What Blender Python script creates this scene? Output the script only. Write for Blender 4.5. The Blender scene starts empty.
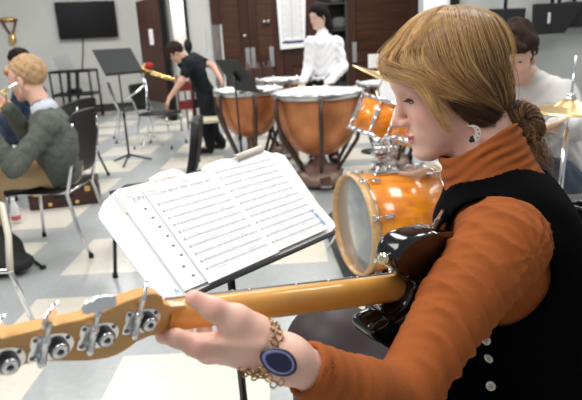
import bpy, bmesh, math, random
import numpy as np
from mathutils import Vector, Matrix

# ---------------------------------------------------------------- camera, world, lights
SC = bpy.context.scene
COL = SC.collection
FPX = 570.0
TILT = math.radians(15.7)
ROLL = math.radians(3.0)
CAMH = 1.30
_f = np.array([0, math.cos(TILT), -math.sin(TILT)])
_r0 = np.array([1.0, 0, 0])
_u0 = np.cross(_r0, _f)
_r = _r0*math.cos(ROLL) - _u0*math.sin(ROLL)
_u = _u0*math.cos(ROLL) + _r0*math.sin(ROLL)
CAMP = np.array([0, 0, CAMH])

cd = bpy.data.cameras.new('camera')
cam = bpy.data.objects.new('camera', cd)
COL.objects.link(cam)
SC.camera = cam
cd.sensor_width = 36.0
cd.lens = FPX/582.0*36.0
cd.clip_start = 0.05
cd.clip_end = 60
M = Matrix.Identity(4)
for i in range(3):
    M[i][0] = _r[i]; M[i][1] = _u[i]; M[i][2] = -_f[i]; M[i][3] = CAMP[i]
cam.matrix_world = M
cd.dof.use_dof = True
cd.dof.focus_distance = 0.86
cd.dof.aperture_fstop = 8.0

W = bpy.data.worlds.new('world')
SC.world = W
W.use_nodes = True
bg = W.node_tree.nodes['Background']
bg.inputs[0].default_value = (0.93, 0.97, 1.0, 1)
bg.inputs[1].default_value = 0.33
SC.view_settings.view_transform = 'Standard'
SC.view_settings.look = 'None'
SC.view_settings.gamma = 1.0
SC.view_settings.use_curve_mapping = False
SC.view_settings.exposure = 0.17

def area_light(name, loc, size, sizey, energy, rot=(0, 0, 0), col=(1, 0.975, 0.93)):
    l = bpy.data.lights.new(name, 'AREA')
    l.shape = 'RECTANGLE'; l.size = size; l.size_y = sizey; l.energy = energy; l.color = col
    o = bpy.data.objects.new(name, l)
    o.location = loc; o.rotation_euler = rot
    COL.objects.link(o)
    return o
# rows of ceiling fluorescents
for lx, ly, e in ((-2.6, 2.6, 60), (0.5, 2.3, 60), (3.2, 3.2, 60), (-2.6, 6.2, 75), (0.8, 6.0, 75), (3.6, 5.6, 55), (-3.2, 9.8, 80), (0.4, 8.6, 60)):
    area_light('ceiling_fluorescent', (lx, ly, 3.3), 1.2, 1.2, e*0.86)
area_light('ceiling_fluorescent', (-0.9, 0.2, 2.9), 1.2, 1.2, 38, (math.radians(12), 0, 0))

area_light('corridor_fill_light', (-1.7, 10.9, 2.6), 0.8, 0.6, 80, (math.radians(35), 0, 0))  # unseen lamp added to brighten the corridor wall seen through the doorway
# ---------------------------------------------------------------- helpers
def V3(p): return np.array(p, float)
def ray(px, py): return _f + _r*(px-291)/FPX - _u*(py-200)/FPX
def P(px, py, D): return CAMP + ray(px, py)*D          # point seen at a pixel, at real depth D
def PY(px, py, y):                                     # point seen at a pixel on the plane Y = y
    d = ray(px, py); return CAMP + d*(y/d[1])
def G(px, py, z=0.0):
    d = ray(px, py); return CAMP + d*(z-CAMH)/d[2]
def unit(v): v = V3(v); return v/np.linalg.norm(v)

def mat(name, col, rough=0.5, metal=0.0, var=0.0, vscale=20, bump=0.0, bscale=80, coat=0.0, trans=0.0, sss=0.0, col2=None, stretch=(1, 1, 1), attr=None, spec=0.5, alpha=1.0, sheen=0.0):
    m = bpy.data.materials.new(name)
    m.use_nodes = True
    nt = m.node_tree
    b = nt.nodes['Principled BSDF']
    c = tuple(col)+(1,)
    b.inputs['Base Color'].default_value = c
    b.inputs['Roughness'].default_value = rough
    b.inputs['Metallic'].default_value = metal
    b.inputs['Coat Weight'].default_value = coat
    b.inputs['Coat Roughness'].default_value = 0.06
    b.inputs['Transmission Weight'].default_value = trans
    b.inputs['Specular IOR Level'].default_value = spec
    b.inputs['Alpha'].default_value = alpha
    b.inputs['Sheen Weight'].default_value = sheen
    if sss:
        b.inputs['Subsurface Weight'].default_value = sss
        b.inputs['Subsurface Radius'].default_value = (1.0, 0.35, 0.2)
        b.inputs['Subsurface Scale'].default_value = 0.006
    tc = nt.nodes.new('ShaderNodeTexCoord')
    mp = nt.nodes.new('ShaderNodeMapping')
    mp.inputs['Scale'].default_value = stretch
    nt.links.new(tc.outputs['Object'], mp.inputs['Vector'])
    src = None
    if attr:
        a = nt.nodes.new('ShaderNodeVertexColor'); a.layer_name = attr
        src = a.outputs['Color']
        nt.links.new(src, b.inputs['Base Color'])
    if var or col2:
        n = nt.nodes.new('ShaderNodeTexNoise')
        n.inputs['Scale'].default_value = vscale
        n.inputs['Detail'].default_value = 4
        nt.links.new(mp.outputs['Vector'], n.inputs['Vector'])
        r = nt.nodes.new('ShaderNodeValToRGB')
        r.color_ramp.elements[0].position = 0.3
        r.color_ramp.elements[1].position = 0.7
        ca = tuple(x*(1-var) for x in col)+(1,)
        cb = (tuple(col2)+(1,)) if col2 else tuple(min(1, x*(1+var)) for x in col)+(1,)
        r.color_ramp.elements[0].color = ca
        r.color_ramp.elements[1].color = cb
        nt.links.new(n.outputs['Fac'], r.inputs['Fac'])
        if src is None:
            nt.links.new(r.outputs['Color'], b.inputs['Base Color'])
    if bump:
        n2 = nt.nodes.new('ShaderNodeTexNoise')
        n2.inputs['Scale'].default_value = bscale
        n2.inputs['Detail'].default_value = 3
        nt.links.new(mp.outputs['Vector'], n2.inputs['Vector'])
        bp = nt.nodes.new('ShaderNodeBump')
        bp.inputs['Strength'].default_value = bump
        bp.inputs['Distance'].default_value = 0.002
        nt.links.new(n2.outputs['Fac'], bp.inputs['Height'])
        nt.links.new(bp.outputs['Normal'], b.inputs['Normal'])
    return m

def link(name, me, m=None, parent=None, smooth=True, label=None):
    o = bpy.data.objects.new(name, me)
    COL.objects.link(o)
    if m is not None and not len(me.materials):
        if isinstance(m, (list, tuple)):
            for k in m: me.materials.append(k)
        else: me.materials.append(m)
    if smooth and len(me.polygons):
        me.polygons.foreach_set('use_smooth', [True]*len(me.polygons))
    if parent: o.parent = parent
    if label: o['label'] = label
    return o

class MB:
    """collects shapes, builds ONE mesh object"""
    def __init__(s): s.v = []; s.f = []; s.mi = []; s.sm = []
    def add(s, vs, fs, mi=0, sm=True):
        n = len(s.v)
        s.v += [tuple(map(float, p)) for p in vs]
        s.f += [tuple(int(i)+n for i in f) for f in fs]
        s.mi += [mi]*len(fs); s.sm += [sm]*len(fs)
        return s
    def box(s, c, d, R=None, bev=0.0, mi=0):
        c = V3(c); h = V3(d)/2
        bm = bmesh.new()
        bmesh.ops.create_cube(bm, size=1)
        for v in bm.verts: v.co = Vector((v.co.x*d[0], v.co.y*d[1], v.co.z*d[2]))
        if bev > 0:
            bmesh.ops.bevel(bm, geom=bm.edges[:], offset=min(bev, min(d)*0.45), segments=2, profile=0.5, affect='EDGES')
        vs = np.array([v.co[:] for v in bm.verts])
        bm.verts.index_update()
        fs = [[v.index for v in f.verts] for f in bm.faces]
        bm.free()
        if R is not None: vs = vs @ np.array(R).T
        return s.add(vs + c, fs, mi, False)
    def tube(s, pts, r, n=10, mi=0, cap=True, closed=False):
        pts = [V3(p) for p in pts]
        k = len(pts)
        rr = [r]*k if np.isscalar(r) else list(r)
        T = []
        for i in range(k):
            if closed: t = pts[(i+1) % k]-pts[i-1]
            else: t = pts[min(i+1, k-1)]-pts[max(i-1, 0)]
            T.append(t/(np.linalg.norm(t)+1e-12))
        a = np.array([0, 0, 1.0]) if abs(T[0][2]) < 0.9 else np.array([1.0, 0, 0])
        x = unit(np.cross(T[0], a))
        vs = []
        for i in range(k):
            x = x - T[i]*(x@T[i]); x /= (np.linalg.norm(x)+1e-12)
            y = np.cross(T[i], x)
            for j in range(n):
                an = 2*math.pi*j/n
                vs.append(pts[i]+rr[i]*(x*math.cos(an)+y*math.sin(an)))
        fs = []
        for i in range(k if closed else k-1):
            i2 = (i+1) % k
            for j in range(n):
                j2 = (j+1) % n
                fs.append((i*n+j, i*n+j2, i2*n+j2, i2*n+j))
        if cap and not closed:
            fs.append(tuple(range(n-1, -1, -1)))
            fs.append(tuple((k-1)*n+j for j in range(n)))
        return s.add(vs, fs, mi)
    def lathe(s, prof, c=(0, 0, 0), axis=(0, 0, 1), n=32, mi=0, closed=False):
        """prof: (radius, height) list"""
        c = V3(c); z = unit(axis)
        a = np.array([0, 0, 1.0]) if abs(z[2]) < 0.9 else np.array([1.0, 0, 0])
        x = unit(np.cross(a, z)); y = np.cross(z, x)
        vs = []
        for (r, h) in prof:
            r = max(r, 1e-5)
            for j in range(n):
                an = 2*math.pi*j/n
                vs.append(c+z*h+r*(x*math.cos(an)+y*math.sin(an)))
        fs = []
        k = len(prof)
        for i in range(k if closed else k-1):
            i2 = (i+1) % k
            for j in range(n):
                j2 = (j+1) % n
                fs.append((i*n+j, i*n+j2, i2*n+j2, i2*n+j))
        return s.add(vs, fs, mi)
    def prism(s, poly, o, ex, ey, ez, th, mi=0, bev=0.0):
        """poly in (ex, ey) extruded along ez by th, centred"""
        bm = bmesh.new()
        vb = [bm.verts.new((p[0], p[1], -th/2)) for p in poly]
        f = bm.faces.new(vb)
        r = bmesh.ops.extrude_face_region(bm, geom=[f])
        for v in r['geom']:
            if isinstance(v, bmesh.types.BMVert): v.co.z += th
        if bev > 0:
            ed = [e for e in bm.edges if abs(e.verts[0].co.z-e.verts[1].co.z) < 1e-9]
            bmesh.ops.bevel(bm, geom=ed, offset=bev, segments=4, profile=0.5, affect='EDGES')
        bmesh.ops.recalc_face_normals(bm, faces=bm.faces[:])
        bm.verts.index_update()
        R = np.array([unit(ex), unit(ey), unit(ez)])
        vs = np.array([v.co[:] for v in bm.verts]) @ R + V3(o)
        fs = [[v.index for v in q.verts] for q in bm.faces]
        bm.free()
        return s.add(vs, fs, mi, False)
    def quad(s, a, b, c, d, mi=0): return s.add([a, b, c, d], [(0, 1, 2, 3)], mi, False)
    def sphere(s, c, r, n=12, mi=0):
        prof = [(math.sin(math.pi*i/n), -math.cos(math.pi*i/n)) for i in range(n+1)]
        r = (r, r, r) if np.isscalar(r) else r
        t = MB(); t.lathe(prof, n=n+4)
        return s.add(np.array(t.v)*np.array(r)+V3(c), t.f, mi)
    def build(s, name, m, parent=None, label=None, bevel=0):
        me = bpy.data.meshes.new(name)
        pv = V3(parent['_o']) if (parent and '_o' in parent) else np.zeros(3)
        me.from_pydata([tuple(np.array(p)-pv) for p in s.v], [], s.f)
        if isinstance(m, (list, tuple)):
            for k in m: me.materials.append(k)
        else: me.materials.append(m)
        me.polygons.foreach_set('material_index', s.mi)
        me.polygons.foreach_set('use_smooth', s.sm)
        me.validate(); me.update()
        o = bpy.data.objects.new(name, me)
        COL.objects.link(o)
        if parent: o.parent = parent
        if label: o['label'] = label
        if parent and '_o' in parent: pass
        return o

def thing(name, label, cat, loc=(0, 0, 0), group=None):
    """Empty at the base; children are built in world coordinates and shifted."""
    o = bpy.data.objects.new(name, None)
    COL.objects.link(o)
    o.empty_display_size = 0.1
    o.location = tuple(float(a) for a in loc)
    o['_o'] = [float(a) for a in loc]
    o['label'] = label; o['category'] = cat
    if group: o['group'] = group
    return o
def tag(o, label, cat, group=None, kind=None):
    o['label'] = label; o['category'] = cat
    if group: o['group'] = group
    if kind: o['kind'] = kind
    return o
def struct(o): o['kind'] = 'structure'; return o
def sub(o, p):
    """make o a sub-part of part p (both built in the same frame)"""
    o.parent = p; return o
def copy_tree(o, parent=None):
    c = o.copy(); COL.objects.link(c)
    if parent is not None: c.parent = parent
    for ch in [x for x in bpy.data.objects if x.parent == o and x.name in COL.objects]:
        copy_tree(ch, c)
    return c

# ---------------------------------------------------------------- implicit surfaces
def smin(a, b, k):
    h = np.maximum(k-np.abs(a-b), 0)/k
    return np.minimum(a, b)-h*h*k*0.25
def smax(a, b, k): return -smin(-a, -b, k)
def sd_sph(Q, c, r): return np.linalg.norm(Q-V3(c), axis=1)-r
def sd_ell(Q, c, r, R=None):
    q = Q-V3(c)
    if R is not None: q = q @ R
    r = V3(r)
    k0 = np.linalg.norm(q/r, axis=1); k1 = np.linalg.norm(q/(r*r), axis=1)+1e-9
    return k0*(k0-1)/k1
def sd_cap(Q, a, b, ra, rb=None):
    if rb is None: rb = ra
    a = V3(a); b = V3(b); ab = b-a
    t = np.clip(((Q-a)@ab)/(ab@ab+1e-12), 0, 1)
    return np.linalg.norm(Q-a-t[:, None]*ab, axis=1)-(ra+(rb-ra)*t)
def sd_chain(Q, pts, rs, k=0.01):
    d = None
    for i in range(len(pts)-1):
        e = sd_cap(Q, pts[i], pts[i+1], rs[i], rs[i+1])
        d = e if d is None else smin(d, e, k)
    return d
def sd_box(Q, c, h, R=None, r=0.0):
    q = Q-V3(c)
    if R is not None: q = q @ R
    q = np.abs(q)-(V3(h)-r)
    return np.linalg.norm(np.maximum(q, 0), axis=1)+np.minimum(q.max(axis=1), 0)-r
def frame(x, up=(0, 0, 1)):
    x = unit(x); y = unit(np.cross(up, x)); z = np.cross(x, y)
    return np.array([x, y, z]).T       # columns are the axes: local = (Q-c) @ R
def rotm(yaw, pitch, roll):
    cy, sy = math.cos(yaw), math.sin(yaw); cp, sp = math.cos(pitch), math.sin(pitch); cr, sr = math.cos(roll), math.sin(roll)
    Rz = np.array([[cy, -sy, 0], [sy, cy, 0], [0, 0, 1]]); Ry = np.array([[cp, 0, sp], [0, 1, 0], [-sp, 0, cp]]); Rx = np.array([[1, 0, 0], [0, cr, -sr], [0, sr, cr]])
    return Rz@Ry@Rx

def snet(f, lo, hi, h):
    lo = V3(lo); hi = V3(hi)
    n = np.ceil((hi-lo)/h).astype(int)+1
    B = 12
    nb = np.ceil(n/B).astype(int)
    n = nb*B
    val = np.empty(tuple(n), np.float32)
    bi = np.stack(np.meshgrid(*[np.arange(k) for k in nb], indexing='ij'), -1).reshape(-1, 3)
    cen = lo+(bi*B+(B-1)/2)*h
    fc = f(cen)
    loc = np.stack(np.meshgrid(*[np.arange(B)]*3, indexing='ij'), -1).reshape(-1, 3)*h
    lim = B*h*0.87*1.5+0.004
    vb = val.reshape(nb[0], B, nb[1], B, nb[2], B)
    near = np.abs(fc) < lim
    for i in np.where(~near)[0]:
        a, b, c = bi[i]; vb[a, :, b, :, c, :] = fc[i]
    idx = np.where(near)[0]
    for s in range(0, len(idx), 100):
        ii = idx[s:s+100]
        Q = (lo+bi[ii]*B*h)[:, None, :]+loc[None]
        r = f(Q.reshape(-1, 3)).reshape(len(ii), B, B, B)
        for q, i in enumerate(ii):
            a, b, c = bi[i]; vb[a, :, b, :, c, :] = r[q]
    val[0] = val[-1] = 1; val[:, 0] = val[:, -1] = 1; val[:, :, 0] = val[:, :, -1] = 1
    ins = val < 0
    m = n-1
    cnt = np.zeros(tuple(m), np.uint8)
    for dx in (0, 1):
        for dy in (0, 1):
            for dz in (0, 1):
                cnt += ins[dx:dx+m[0], dy:dy+m[1], dz:dz+m[2]]
    act = (cnt > 0) & (cnt < 8)
    cells = np.argwhere(act)
    vid = np.full(tuple(m), -1, np.int64); vid[act] = np.arange(len(cells))
    acc = np.zeros((len(cells), 3)); num = np.zeros(len(cells))
    cor = [(a, b, c) for a in (0, 1) for b in (0, 1) for c in (0, 1)]
    cv = {c: val[cells[:, 0]+c[0], cells[:, 1]+c[1], cells[:, 2]+c[2]].astype(float) for c in cor}
    for c in cor:
        for ax in range(3):
            if c[ax] == 0:
                d = list(c); d[ax] = 1; d = tuple(d)
                a = cv[c]; b = cv[d]
                mk = (a < 0) != (b < 0)
                t = np.where(mk, a/(a-b+1e-20*(~mk)), 0)
                p = np.zeros((len(cells), 3)); p[:] = c; p[:, ax] += t
                acc[mk] += p[mk]; num[mk] += 1
    vs = lo+(cells+acc/num[:, None])*h
    faces = []
    for ax in range(3):
        sl = [slice(0, k) for k in n]; sh = list(sl)
        A = ins.take(range(0, n[ax]-1), axis=ax); Bq = ins.take(range(1, n[ax]), axis=ax)
        e = np.argwhere(A != Bq)
        o1, o2 = [(1, 2), (2, 0), (0, 1)][ax]
        ok = (e[:, o1] > 0) & (e[:, o2] > 0) & (e[:, o1] < m[o1]) & (e[:, o2] < m[o2])
        e = e[ok]
        if not len(e): continue
        def g(d1, d2):
            q = e.copy(); q[:, o1] += d1; q[:, o2] += d2
            return vid[q[:, 0], q[:, 1], q[:, 2]]
        Qd = np.stack([g(-1, -1), g(0, -1), g(0, 0), g(-1, 0)], 1)
        fl = ~A[e[:, 0], e[:, 1], e[:, 2]]
        Qd[fl] = Qd[fl][:, ::-1]
        faces.append(Qd)
    return vs, np.concatenate(faces)

def meshobj(name, vs, fs, m, parent=None, label=None, colors=None):
    me = bpy.data.meshes.new(name)
    pv = V3(parent['_o']) if (parent and '_o' in parent) else np.zeros(3)
    vs = np.asarray(vs, float)-pv
    fs = np.asarray(fs)
    k = fs.shape[1]
    me.vertices.add(len(vs)); me.vertices.foreach_set('co', vs.ravel())
    me.loops.add(fs.size); me.loops.foreach_set('vertex_index', fs.ravel())
    me.polygons.add(len(fs)); me.polygons.foreach_set('loop_start', np.arange(0, fs.size, k)); 
    me.update(calc_edges=True)
    me.validate()
    if isinstance(m, (list, tuple)):
        for q in m: me.materials.append(q)
    else: me.materials.append(m)
    me.polygons.foreach_set('use_smooth', [True]*len(me.polygons))
    if colors is not None:
        ca = me.color_attributes.new('tone', 'FLOAT_COLOR', 'POINT')
        ca.data.foreach_set('color', np.c_[colors, np.ones(len(colors))].ravel())
    o = bpy.data.objects.new(name, me)
    COL.objects.link(o)
    if parent: o.parent = parent
    if label: o['label'] = label
    return o

def sdfobj(name, f, lo, hi, h, m, parent=None, label=None, colorf=None, relax=1):
    vs, fs = snet(f, lo, hi, h)
    cols = colorf(vs) if colorf else None
    return meshobj(name, vs, fs, m, parent, label, cols)

def strands(name, paths, radius, m, parent=None, label=None, sides=3, taper=0.3, cols=None):
    """paths (N, K, 3) -> thin 3-sided hair strands in one mesh"""
    paths = np.asarray(paths); N, K, _ = paths.shape
    T = np.gradient(paths, axis=1); T /= np.linalg.norm(T, axis=2, keepdims=True)+1e-9
    a = np.array([0.31, 0.52, 0.79])
    x = np.cross(T, a); x /= np.linalg.norm(x, axis=2, keepdims=True)+1e-9
    y = np.cross(T, x)
    rad = np.broadcast_to(np.asarray(radius, float).reshape(-1, 1), (N, K)) if not np.isscalar(radius) else np.full((N, K), radius)
    rad = rad*(1-(1-taper)*np.linspace(0, 1, K)[None, :]**3)
    V = []
    for j in range(sides):
        an = 2*math.pi*j/sides
        V.append(paths+rad[..., None]*(x*math.cos(an)+y*math.sin(an)))
    V = np.stack(V, 2).reshape(-1, 3)
    base = (np.arange(N)[:, None, None]*K+np.arange(K-1)[None, :, None])*sides
    j = np.arange(sides)[None, None, :]; j2 = (j+1) % sides
    F = np.stack([base+j, base+j2, base+sides+j2, base+sides+j], -1).reshape(-1, 4)
    if cols is not None: cols = np.repeat(np.asarray(cols), K*sides, axis=0)
    return meshobj(name, V, F, m, parent, label, cols)
# ---------------------------------------------------------------- materials
WALL = mat('painted_block_wall', (0.60, 0.60, 0.575), 0.7, var=0.03, vscale=2, bump=0.15, bscale=60)
WALLR = mat('cool_grey_wall', (0.37, 0.385, 0.38), 0.7, var=0.03, vscale=2, bump=0.15, bscale=60)
WALLW = mat('white_corridor_wall', (0.78, 0.76, 0.74), 0.7)
CREAM = mat('cream_vinyl_tile', (0.72, 0.68, 0.59), 0.28, var=0.05, vscale=30)
GREYT = mat('grey_vinyl_tile', (0.40, 0.425, 0.43), 0.28, var=0.06, vscale=30)
BASEB = mat('black_rubber_base', (0.03, 0.03, 0.033), 0.5)
DKWOOD = mat('dark_stained_wood', (0.035, 0.013, 0.008), 0.5, spec=0.25, col2=(0.065, 0.025, 0.014), vscale=6, stretch=(1, 1, 0.08), bump=0.1)
DKWOODP = mat('dark_panel_wood', (0.045, 0.017, 0.010), 0.5, spec=0.25, col2=(0.10, 0.042, 0.024), vscale=9, stretch=(0.15, 0.15, 3))
BLACKP = mat('black_paint', (0.006, 0.006, 0.007), 0.6, spec=0.2)
BLACKM = mat('black_metal', (0.02, 0.02, 0.022), 0.38, metal=0.3)
DESKM = mat('charcoal_metal', (0.030, 0.033, 0.035), 0.6, metal=0.0, spec=0.3)
CHROME = mat('chrome', (0.82, 0.83, 0.85), 0.14, metal=1.0)
CHROMED = mat('worn_chrome', (0.6, 0.6, 0.6), 0.28, metal=1.0)
STEEL = mat('brushed_steel', (0.5, 0.5, 0.5), 0.35, metal=1.0)
PAPER = mat('white_paper', (0.86, 0.86, 0.87), 0.75)
PAPERW = mat('cream_paper', (0.80, 0.78, 0.73), 0.75)
INK = mat('grey_ink', (0.16, 0.16, 0.19), 0.8)
INKL = mat('light_grey_ink', (0.42, 0.42, 0.47), 0.8)
REDINK = mat('red_ink', (0.75, 0.16, 0.12), 0.8)
BLUEINK = mat('blue_ink', (0.05, 0.28, 0.62), 0.6)
PLASTICB = mat('black_plastic', (0.009, 0.009, 0.010), 0.5, spec=0.3)
BRASS = mat('brass', (0.85, 0.58, 0.22), 0.22, metal=1.0)
GLASSB = mat('black_screen', (0.003, 0.003, 0.004), 0.25, spec=0.2)
BGREY = mat('light_grey_plastic', (0.45, 0.45, 0.46), 0.5)
ACRYL = mat('clear_acrylic', (0.93, 0.95, 0.95), 0.05, trans=0.9)
REDP = mat('red_plastic', (0.16, 0.012, 0.012), 0.4)

# ---------------------------------------------------------------- floor: 0.325 m tiles, cream blocks in grey
T0 = 0.325
def is_cream(i, j):
    if j < 7:                               # y < 2.235
        return (i+16) % 3 != 0 and (j % 3) != 1
    if j == 7: return False
    if j == 8: return i in (-8, -5, -4, 0, 1, 3, 4, 6, 7)
    return (j-9) % 3 != 0 and (i+5) % 3 != 2
bm_ = MB()
x0, y0 = -1.42-T0*36, 2.235-T0*7
for j in range(-10, 42):
    for i in range(-14, 25):
        xx = -1.42+(i+5)*T0+0*T0
        yy = y0+j*T0
        # i index: -5 starts at x=-1.42
        c = is_cream(i, j)
        bm_.quad((xx, yy, 0), (xx+T0, yy, 0), (xx+T0, yy+T0, 0), (xx, yy+T0, 0), 0 if c else 1)
fl = struct(bm_.build('floor', [CREAM, GREYT]))

def plane_pt(px, py, p0, n):
    d = ray(px, py); n = V3(n); return CAMP+d*((V3(p0)-CAMP)@n)/(d@n)
def wall(name, a, b, th, m, z0=0.0, z1=3.4, side=1):
    a = np.array([a[0], a[1], 0.0]); b = np.array([b[0], b[1], 0.0])
    d = unit(b-a); n = np.array([-d[1], d[0], 0])*side
    L = np.linalg.norm(b-a)
    R = np.array([d, np.cross([0, 0, 1], d), [0, 0, 1]]).T
    c = (a+b)/2+n*th/2; c[2] = (z0+z1)/2
    return struct(MB().box(c, (L, th, z1-z0), R).build(name, m))
# left wall with the television, running slightly away
WA = np.array([-4.34, 12.4, 0.0]); wd = unit([math.cos(math.radians(17)), math.sin(math.radians(17)), 0]); wn = np.array([wd[1], -wd[0], 0.0])
wall('wall_left', WA-wd*4.2, WA+wd*2.6, 0.15, WALL)
b0 = WA-wd*4.2+wn*0.01; b1 = WA+wd*2.2+wn*0.01
wall('baseboard_left', b0, b1, 0.012, BASEB, 0, 0.16, -1)

# back wall (y = 10.3): pillar, cabinet wall, door opening
YB = 10.3
def bx(px, y=YB): return PY(px, 40, y)[0]
xl, xo0, xo1, xp1, xr = bx(163), bx(168.5), bx(189.5), bx(212.5), bx(419)
wall('wall_back', (xo1, YB), (xp1, YB), 0.3, WALL, 0, 3.4)
wall('wall_corridor', (xl+0.26, YB+1.7), (xo1+1.2, YB+1.7), 0.1, WALLW)
wall('wall_return', (xl+0.15, YB+0.2), (xl+0.15, YB+3.4), 0.1, WALL)
# door frame (black) around the opening
ff = MB()
zt = 2.11
ff.box(((xl+xo0)/2, YB+0.06, 1.15), (xo0-xl, 0.16, 2.3)).box(((xl+xo1)/2, YB+0.06, zt+0.08), (xo1-xl, 0.16, 0.14)).box((xo1-0.02, YB+0.06, 1.05), (0.05, 0.16, 2.1))
struct(ff.build('door_1', BLACKP))
wall('wall_over_door', (xl, YB), (xo1, YB), 0.14, WALL, zt+0.15, 3.4)
# open dark door leaf, swung towards the left
dl0 = np.array([xl, YB-0.02, 0]); dl1 = PY(141, 40, 11.3); 
dv = dl1-dl0; dv[2] = 0; Ld = np.linalg.norm(dv); dd = dv/Ld
dth = thing('door_leaf', 'dark brown door standing open with a notice taped on it', 'door', dl0)
Rr = np.array([dd, np.cross([0, 0, 1], dd), [0, 0, 1]]).T
slab = MB().box(dl0+dv/2+np.array([0, 0, 1.07]), (Ld, 0.045, 2.1), Rr, 0.004).build('door_slab', DKWOOD, dth)
MB().box(dl0+dv*0.55+np.array([0, 0, 0.2])+Rr[:, 1]*0.026*(1 if Rr[1, 1] < 0 else -1), (Ld*0.86, 0.006, 0.22), Rr).build('kick_plate', STEEL, dth)
hp = dl0+dv*0.86+np.array([0, 0, 1.0])
sg = 1 if Rr[1, 1] < 0 else -1
MB().tube([hp, hp+Rr[:, 1]*0.06*sg], 0.02).tube([hp+Rr[:, 1]*0.06*sg, hp+Rr[:, 1]*0.06*sg-dd*0.1], 0.01).build('door_handle', STEEL, dth)
np_ = dl0+dv*0.42+np.array([0, 0, 1.47])+Rr[:, 1]*0.028*sg
nt_ = MB().box(np_, (0.22, 0.003, 0.27), Rr)
no = nt_.build('door_notice', PAPER)
tag(no, 'small white notice taped on the open dark brown door', 'notice')
nl = MB()
for k in range(6): nl.box(np_+np.array([0, 0, 0.09-0.035*k])+Rr[:, 1]*0.002*sg, (0.16, 0.001, 0.008), Rr)
nl_o = nl.build('printed_lines', INKL); nl_o.parent = no

# cabinet wall: tall dark wood doors
def dark_door(x0, x1, ztop, hinges, name='cabinet_door', label='', group=None, slats=True, plates=()):
    t = thing(name, label, 'cabinet door', ((x0+x1)/2, YB, 0), group)
    w = x1-x0
    m = MB()
    st = 0.14
    m.box((x0+st/2, YB-0.02, ztop/2), (st, 0.05, ztop), bev=0.004).box((x1-st/2, YB-0.02, ztop/2), (st, 0.05, ztop), bev=0.004)
    for zc, hh in ((0.1, 0.2), (0.95, 0.18), (ztop-0.08, 0.16)):
        m.box(((x0+x1)/2, YB-0.02, zc), (w-2*st, 0.05, hh), bev=0.004)
    m.build('door_frame', DKWOOD, t)
    pm = MB()
    for (za, zb) in ((0.2, 0.86), (1.04, ztop-0.16)):
        if slats:
            k = int((zb-za)/0.045)
            for q in range(k):
                z = za+(q+0.5)*(zb-za)/k
                pm.box(((x0+x1)/2, YB, z), (w-2*st+0.02, 0.02, 0.046), np.array([[1, 0, 0], [0, 0.92, -0.38], [0, 0.38, 0.92]]))
        else: pm.box(((x0+x1)/2, YB+0.005, (za+zb)/2), (w-2*st+0.02, 0.012, zb-za))
    pm.build('door_panel', DKWOODP, t)
    for px in plates:
        X = bx(px)
        MB().box((X, YB-0.05, 1.03), (0.075, 0.012, 0.34), bev=0.003).build('push_plate', STEEL, t)
    return t
zc = 2.35
e = [bx(v) for v in (213.5, 249.7, 278, 304, 347.5, 416.5)]
t = dark_door(e[0], e[1]-0.004, zc, 0, 'cabinet_door', 'dark brown wood door with a steel plate, left leaf beside the white pillar', 'door', plates=(247,), slats=False)
t = dark_door(e[1]+0.002, e[2]+0.08, zc, 0, 'cabinet_door', 'dark brown wood door between the left leaf and the hanging score poster', 'door', plates=(252.5, 271), slats=False)
MB().sphere((bx(245.5), YB-0.07, 1.4), 0.03).build('door_knob', STEEL, t)
MB().sphere((bx(269.5), YB-0.07, 1.62), 0.035).build('door_knob', STEEL, t)
MB().tube([(bx(265.5), YB-0.05, 1.62), (bx(265.5), YB-0.09, 1.62)], 0.03).build('deadbolt', STEEL, t)
t = dark_door(e[2]+0.09, e[3]+0.22, zc, 0, 'cabinet_door', 'dark brown wood door hidden mostly behind the hanging score poster', 'door', slats=False)
wall('light_leak_backing', (e[0], YB+0.12), (e[3]+0.2, YB+0.12), 0.05, DKWOOD, 0, zc)  # dark backing added so corridor light does not leak between the leaves
# open dark cupboard behind the woman
cb = MB()
ca, cbx = e[3]+0.22, e[4]
cb.box(((ca+cbx)/2, YB+0.62, zc/2), (cbx-ca, 0.02, zc)).box((ca+0.012, YB+0.3, zc/2), (0.024, 0.62, zc)).box((cbx-0.012, YB+0.3, zc/2), (0.024, 0.62, zc)).box(((ca+cbx)/2, YB+0.3, zc-0.01), (cbx-ca, 0.62, 0.02))
for z in (0.5, 1.0, 1.42, 1.86): cb.box(((ca+cbx)/2, YB+0.32, z), (cbx-ca-0.04, 0.56, 0.02))
cbo = cb.build('storage_cupboard', mat('dark_cupboard', (0.06, 0.055, 0.05), 0.6)); tag(cbo, 'open dark storage cupboard behind the woman in the white shirt', 'cupboard')
sh = MB()
bagm = mat('dim_grey_cloth', (0.12, 0.12, 0.115), 0.8, var=0.3)
for q, (dx, z, w_, hh) in enumerate(((0.38, 1.875, 0.24, 0.16), (0.42, 1.435, 0.24, 0.2), (0.36, 1.015, 0.24, 0.22))):
    sb = MB().box((ca+dx, YB+0.28, z+hh/2), (w_, 0.3, hh), bev=0.06).build('storage_bag', bagm)
    tag(sb, ['grey cloth bag on the top shelf of the dark cupboard', 'grey cloth bag on the middle shelf of the dark cupboard', 'grey cloth bag on the low shelf of the dark cupboard'][q], 'bag')
t = dark_door(e[4], e[5], zc, 0, 'cabinet_door', 'wide dark brown louvred door right of the woman in the white shirt', 'door', plates=(354,))
wall('wall_back_upper', (e[0], YB), (e[5]+0.1, YB), 0.3, DKWOOD, zc, 3.4)
wall('trim_1', (e[5], YB-0.03), (e[5]+0.14, YB-0.03), 0.2, BLACKP, 0, 3.4)

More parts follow.
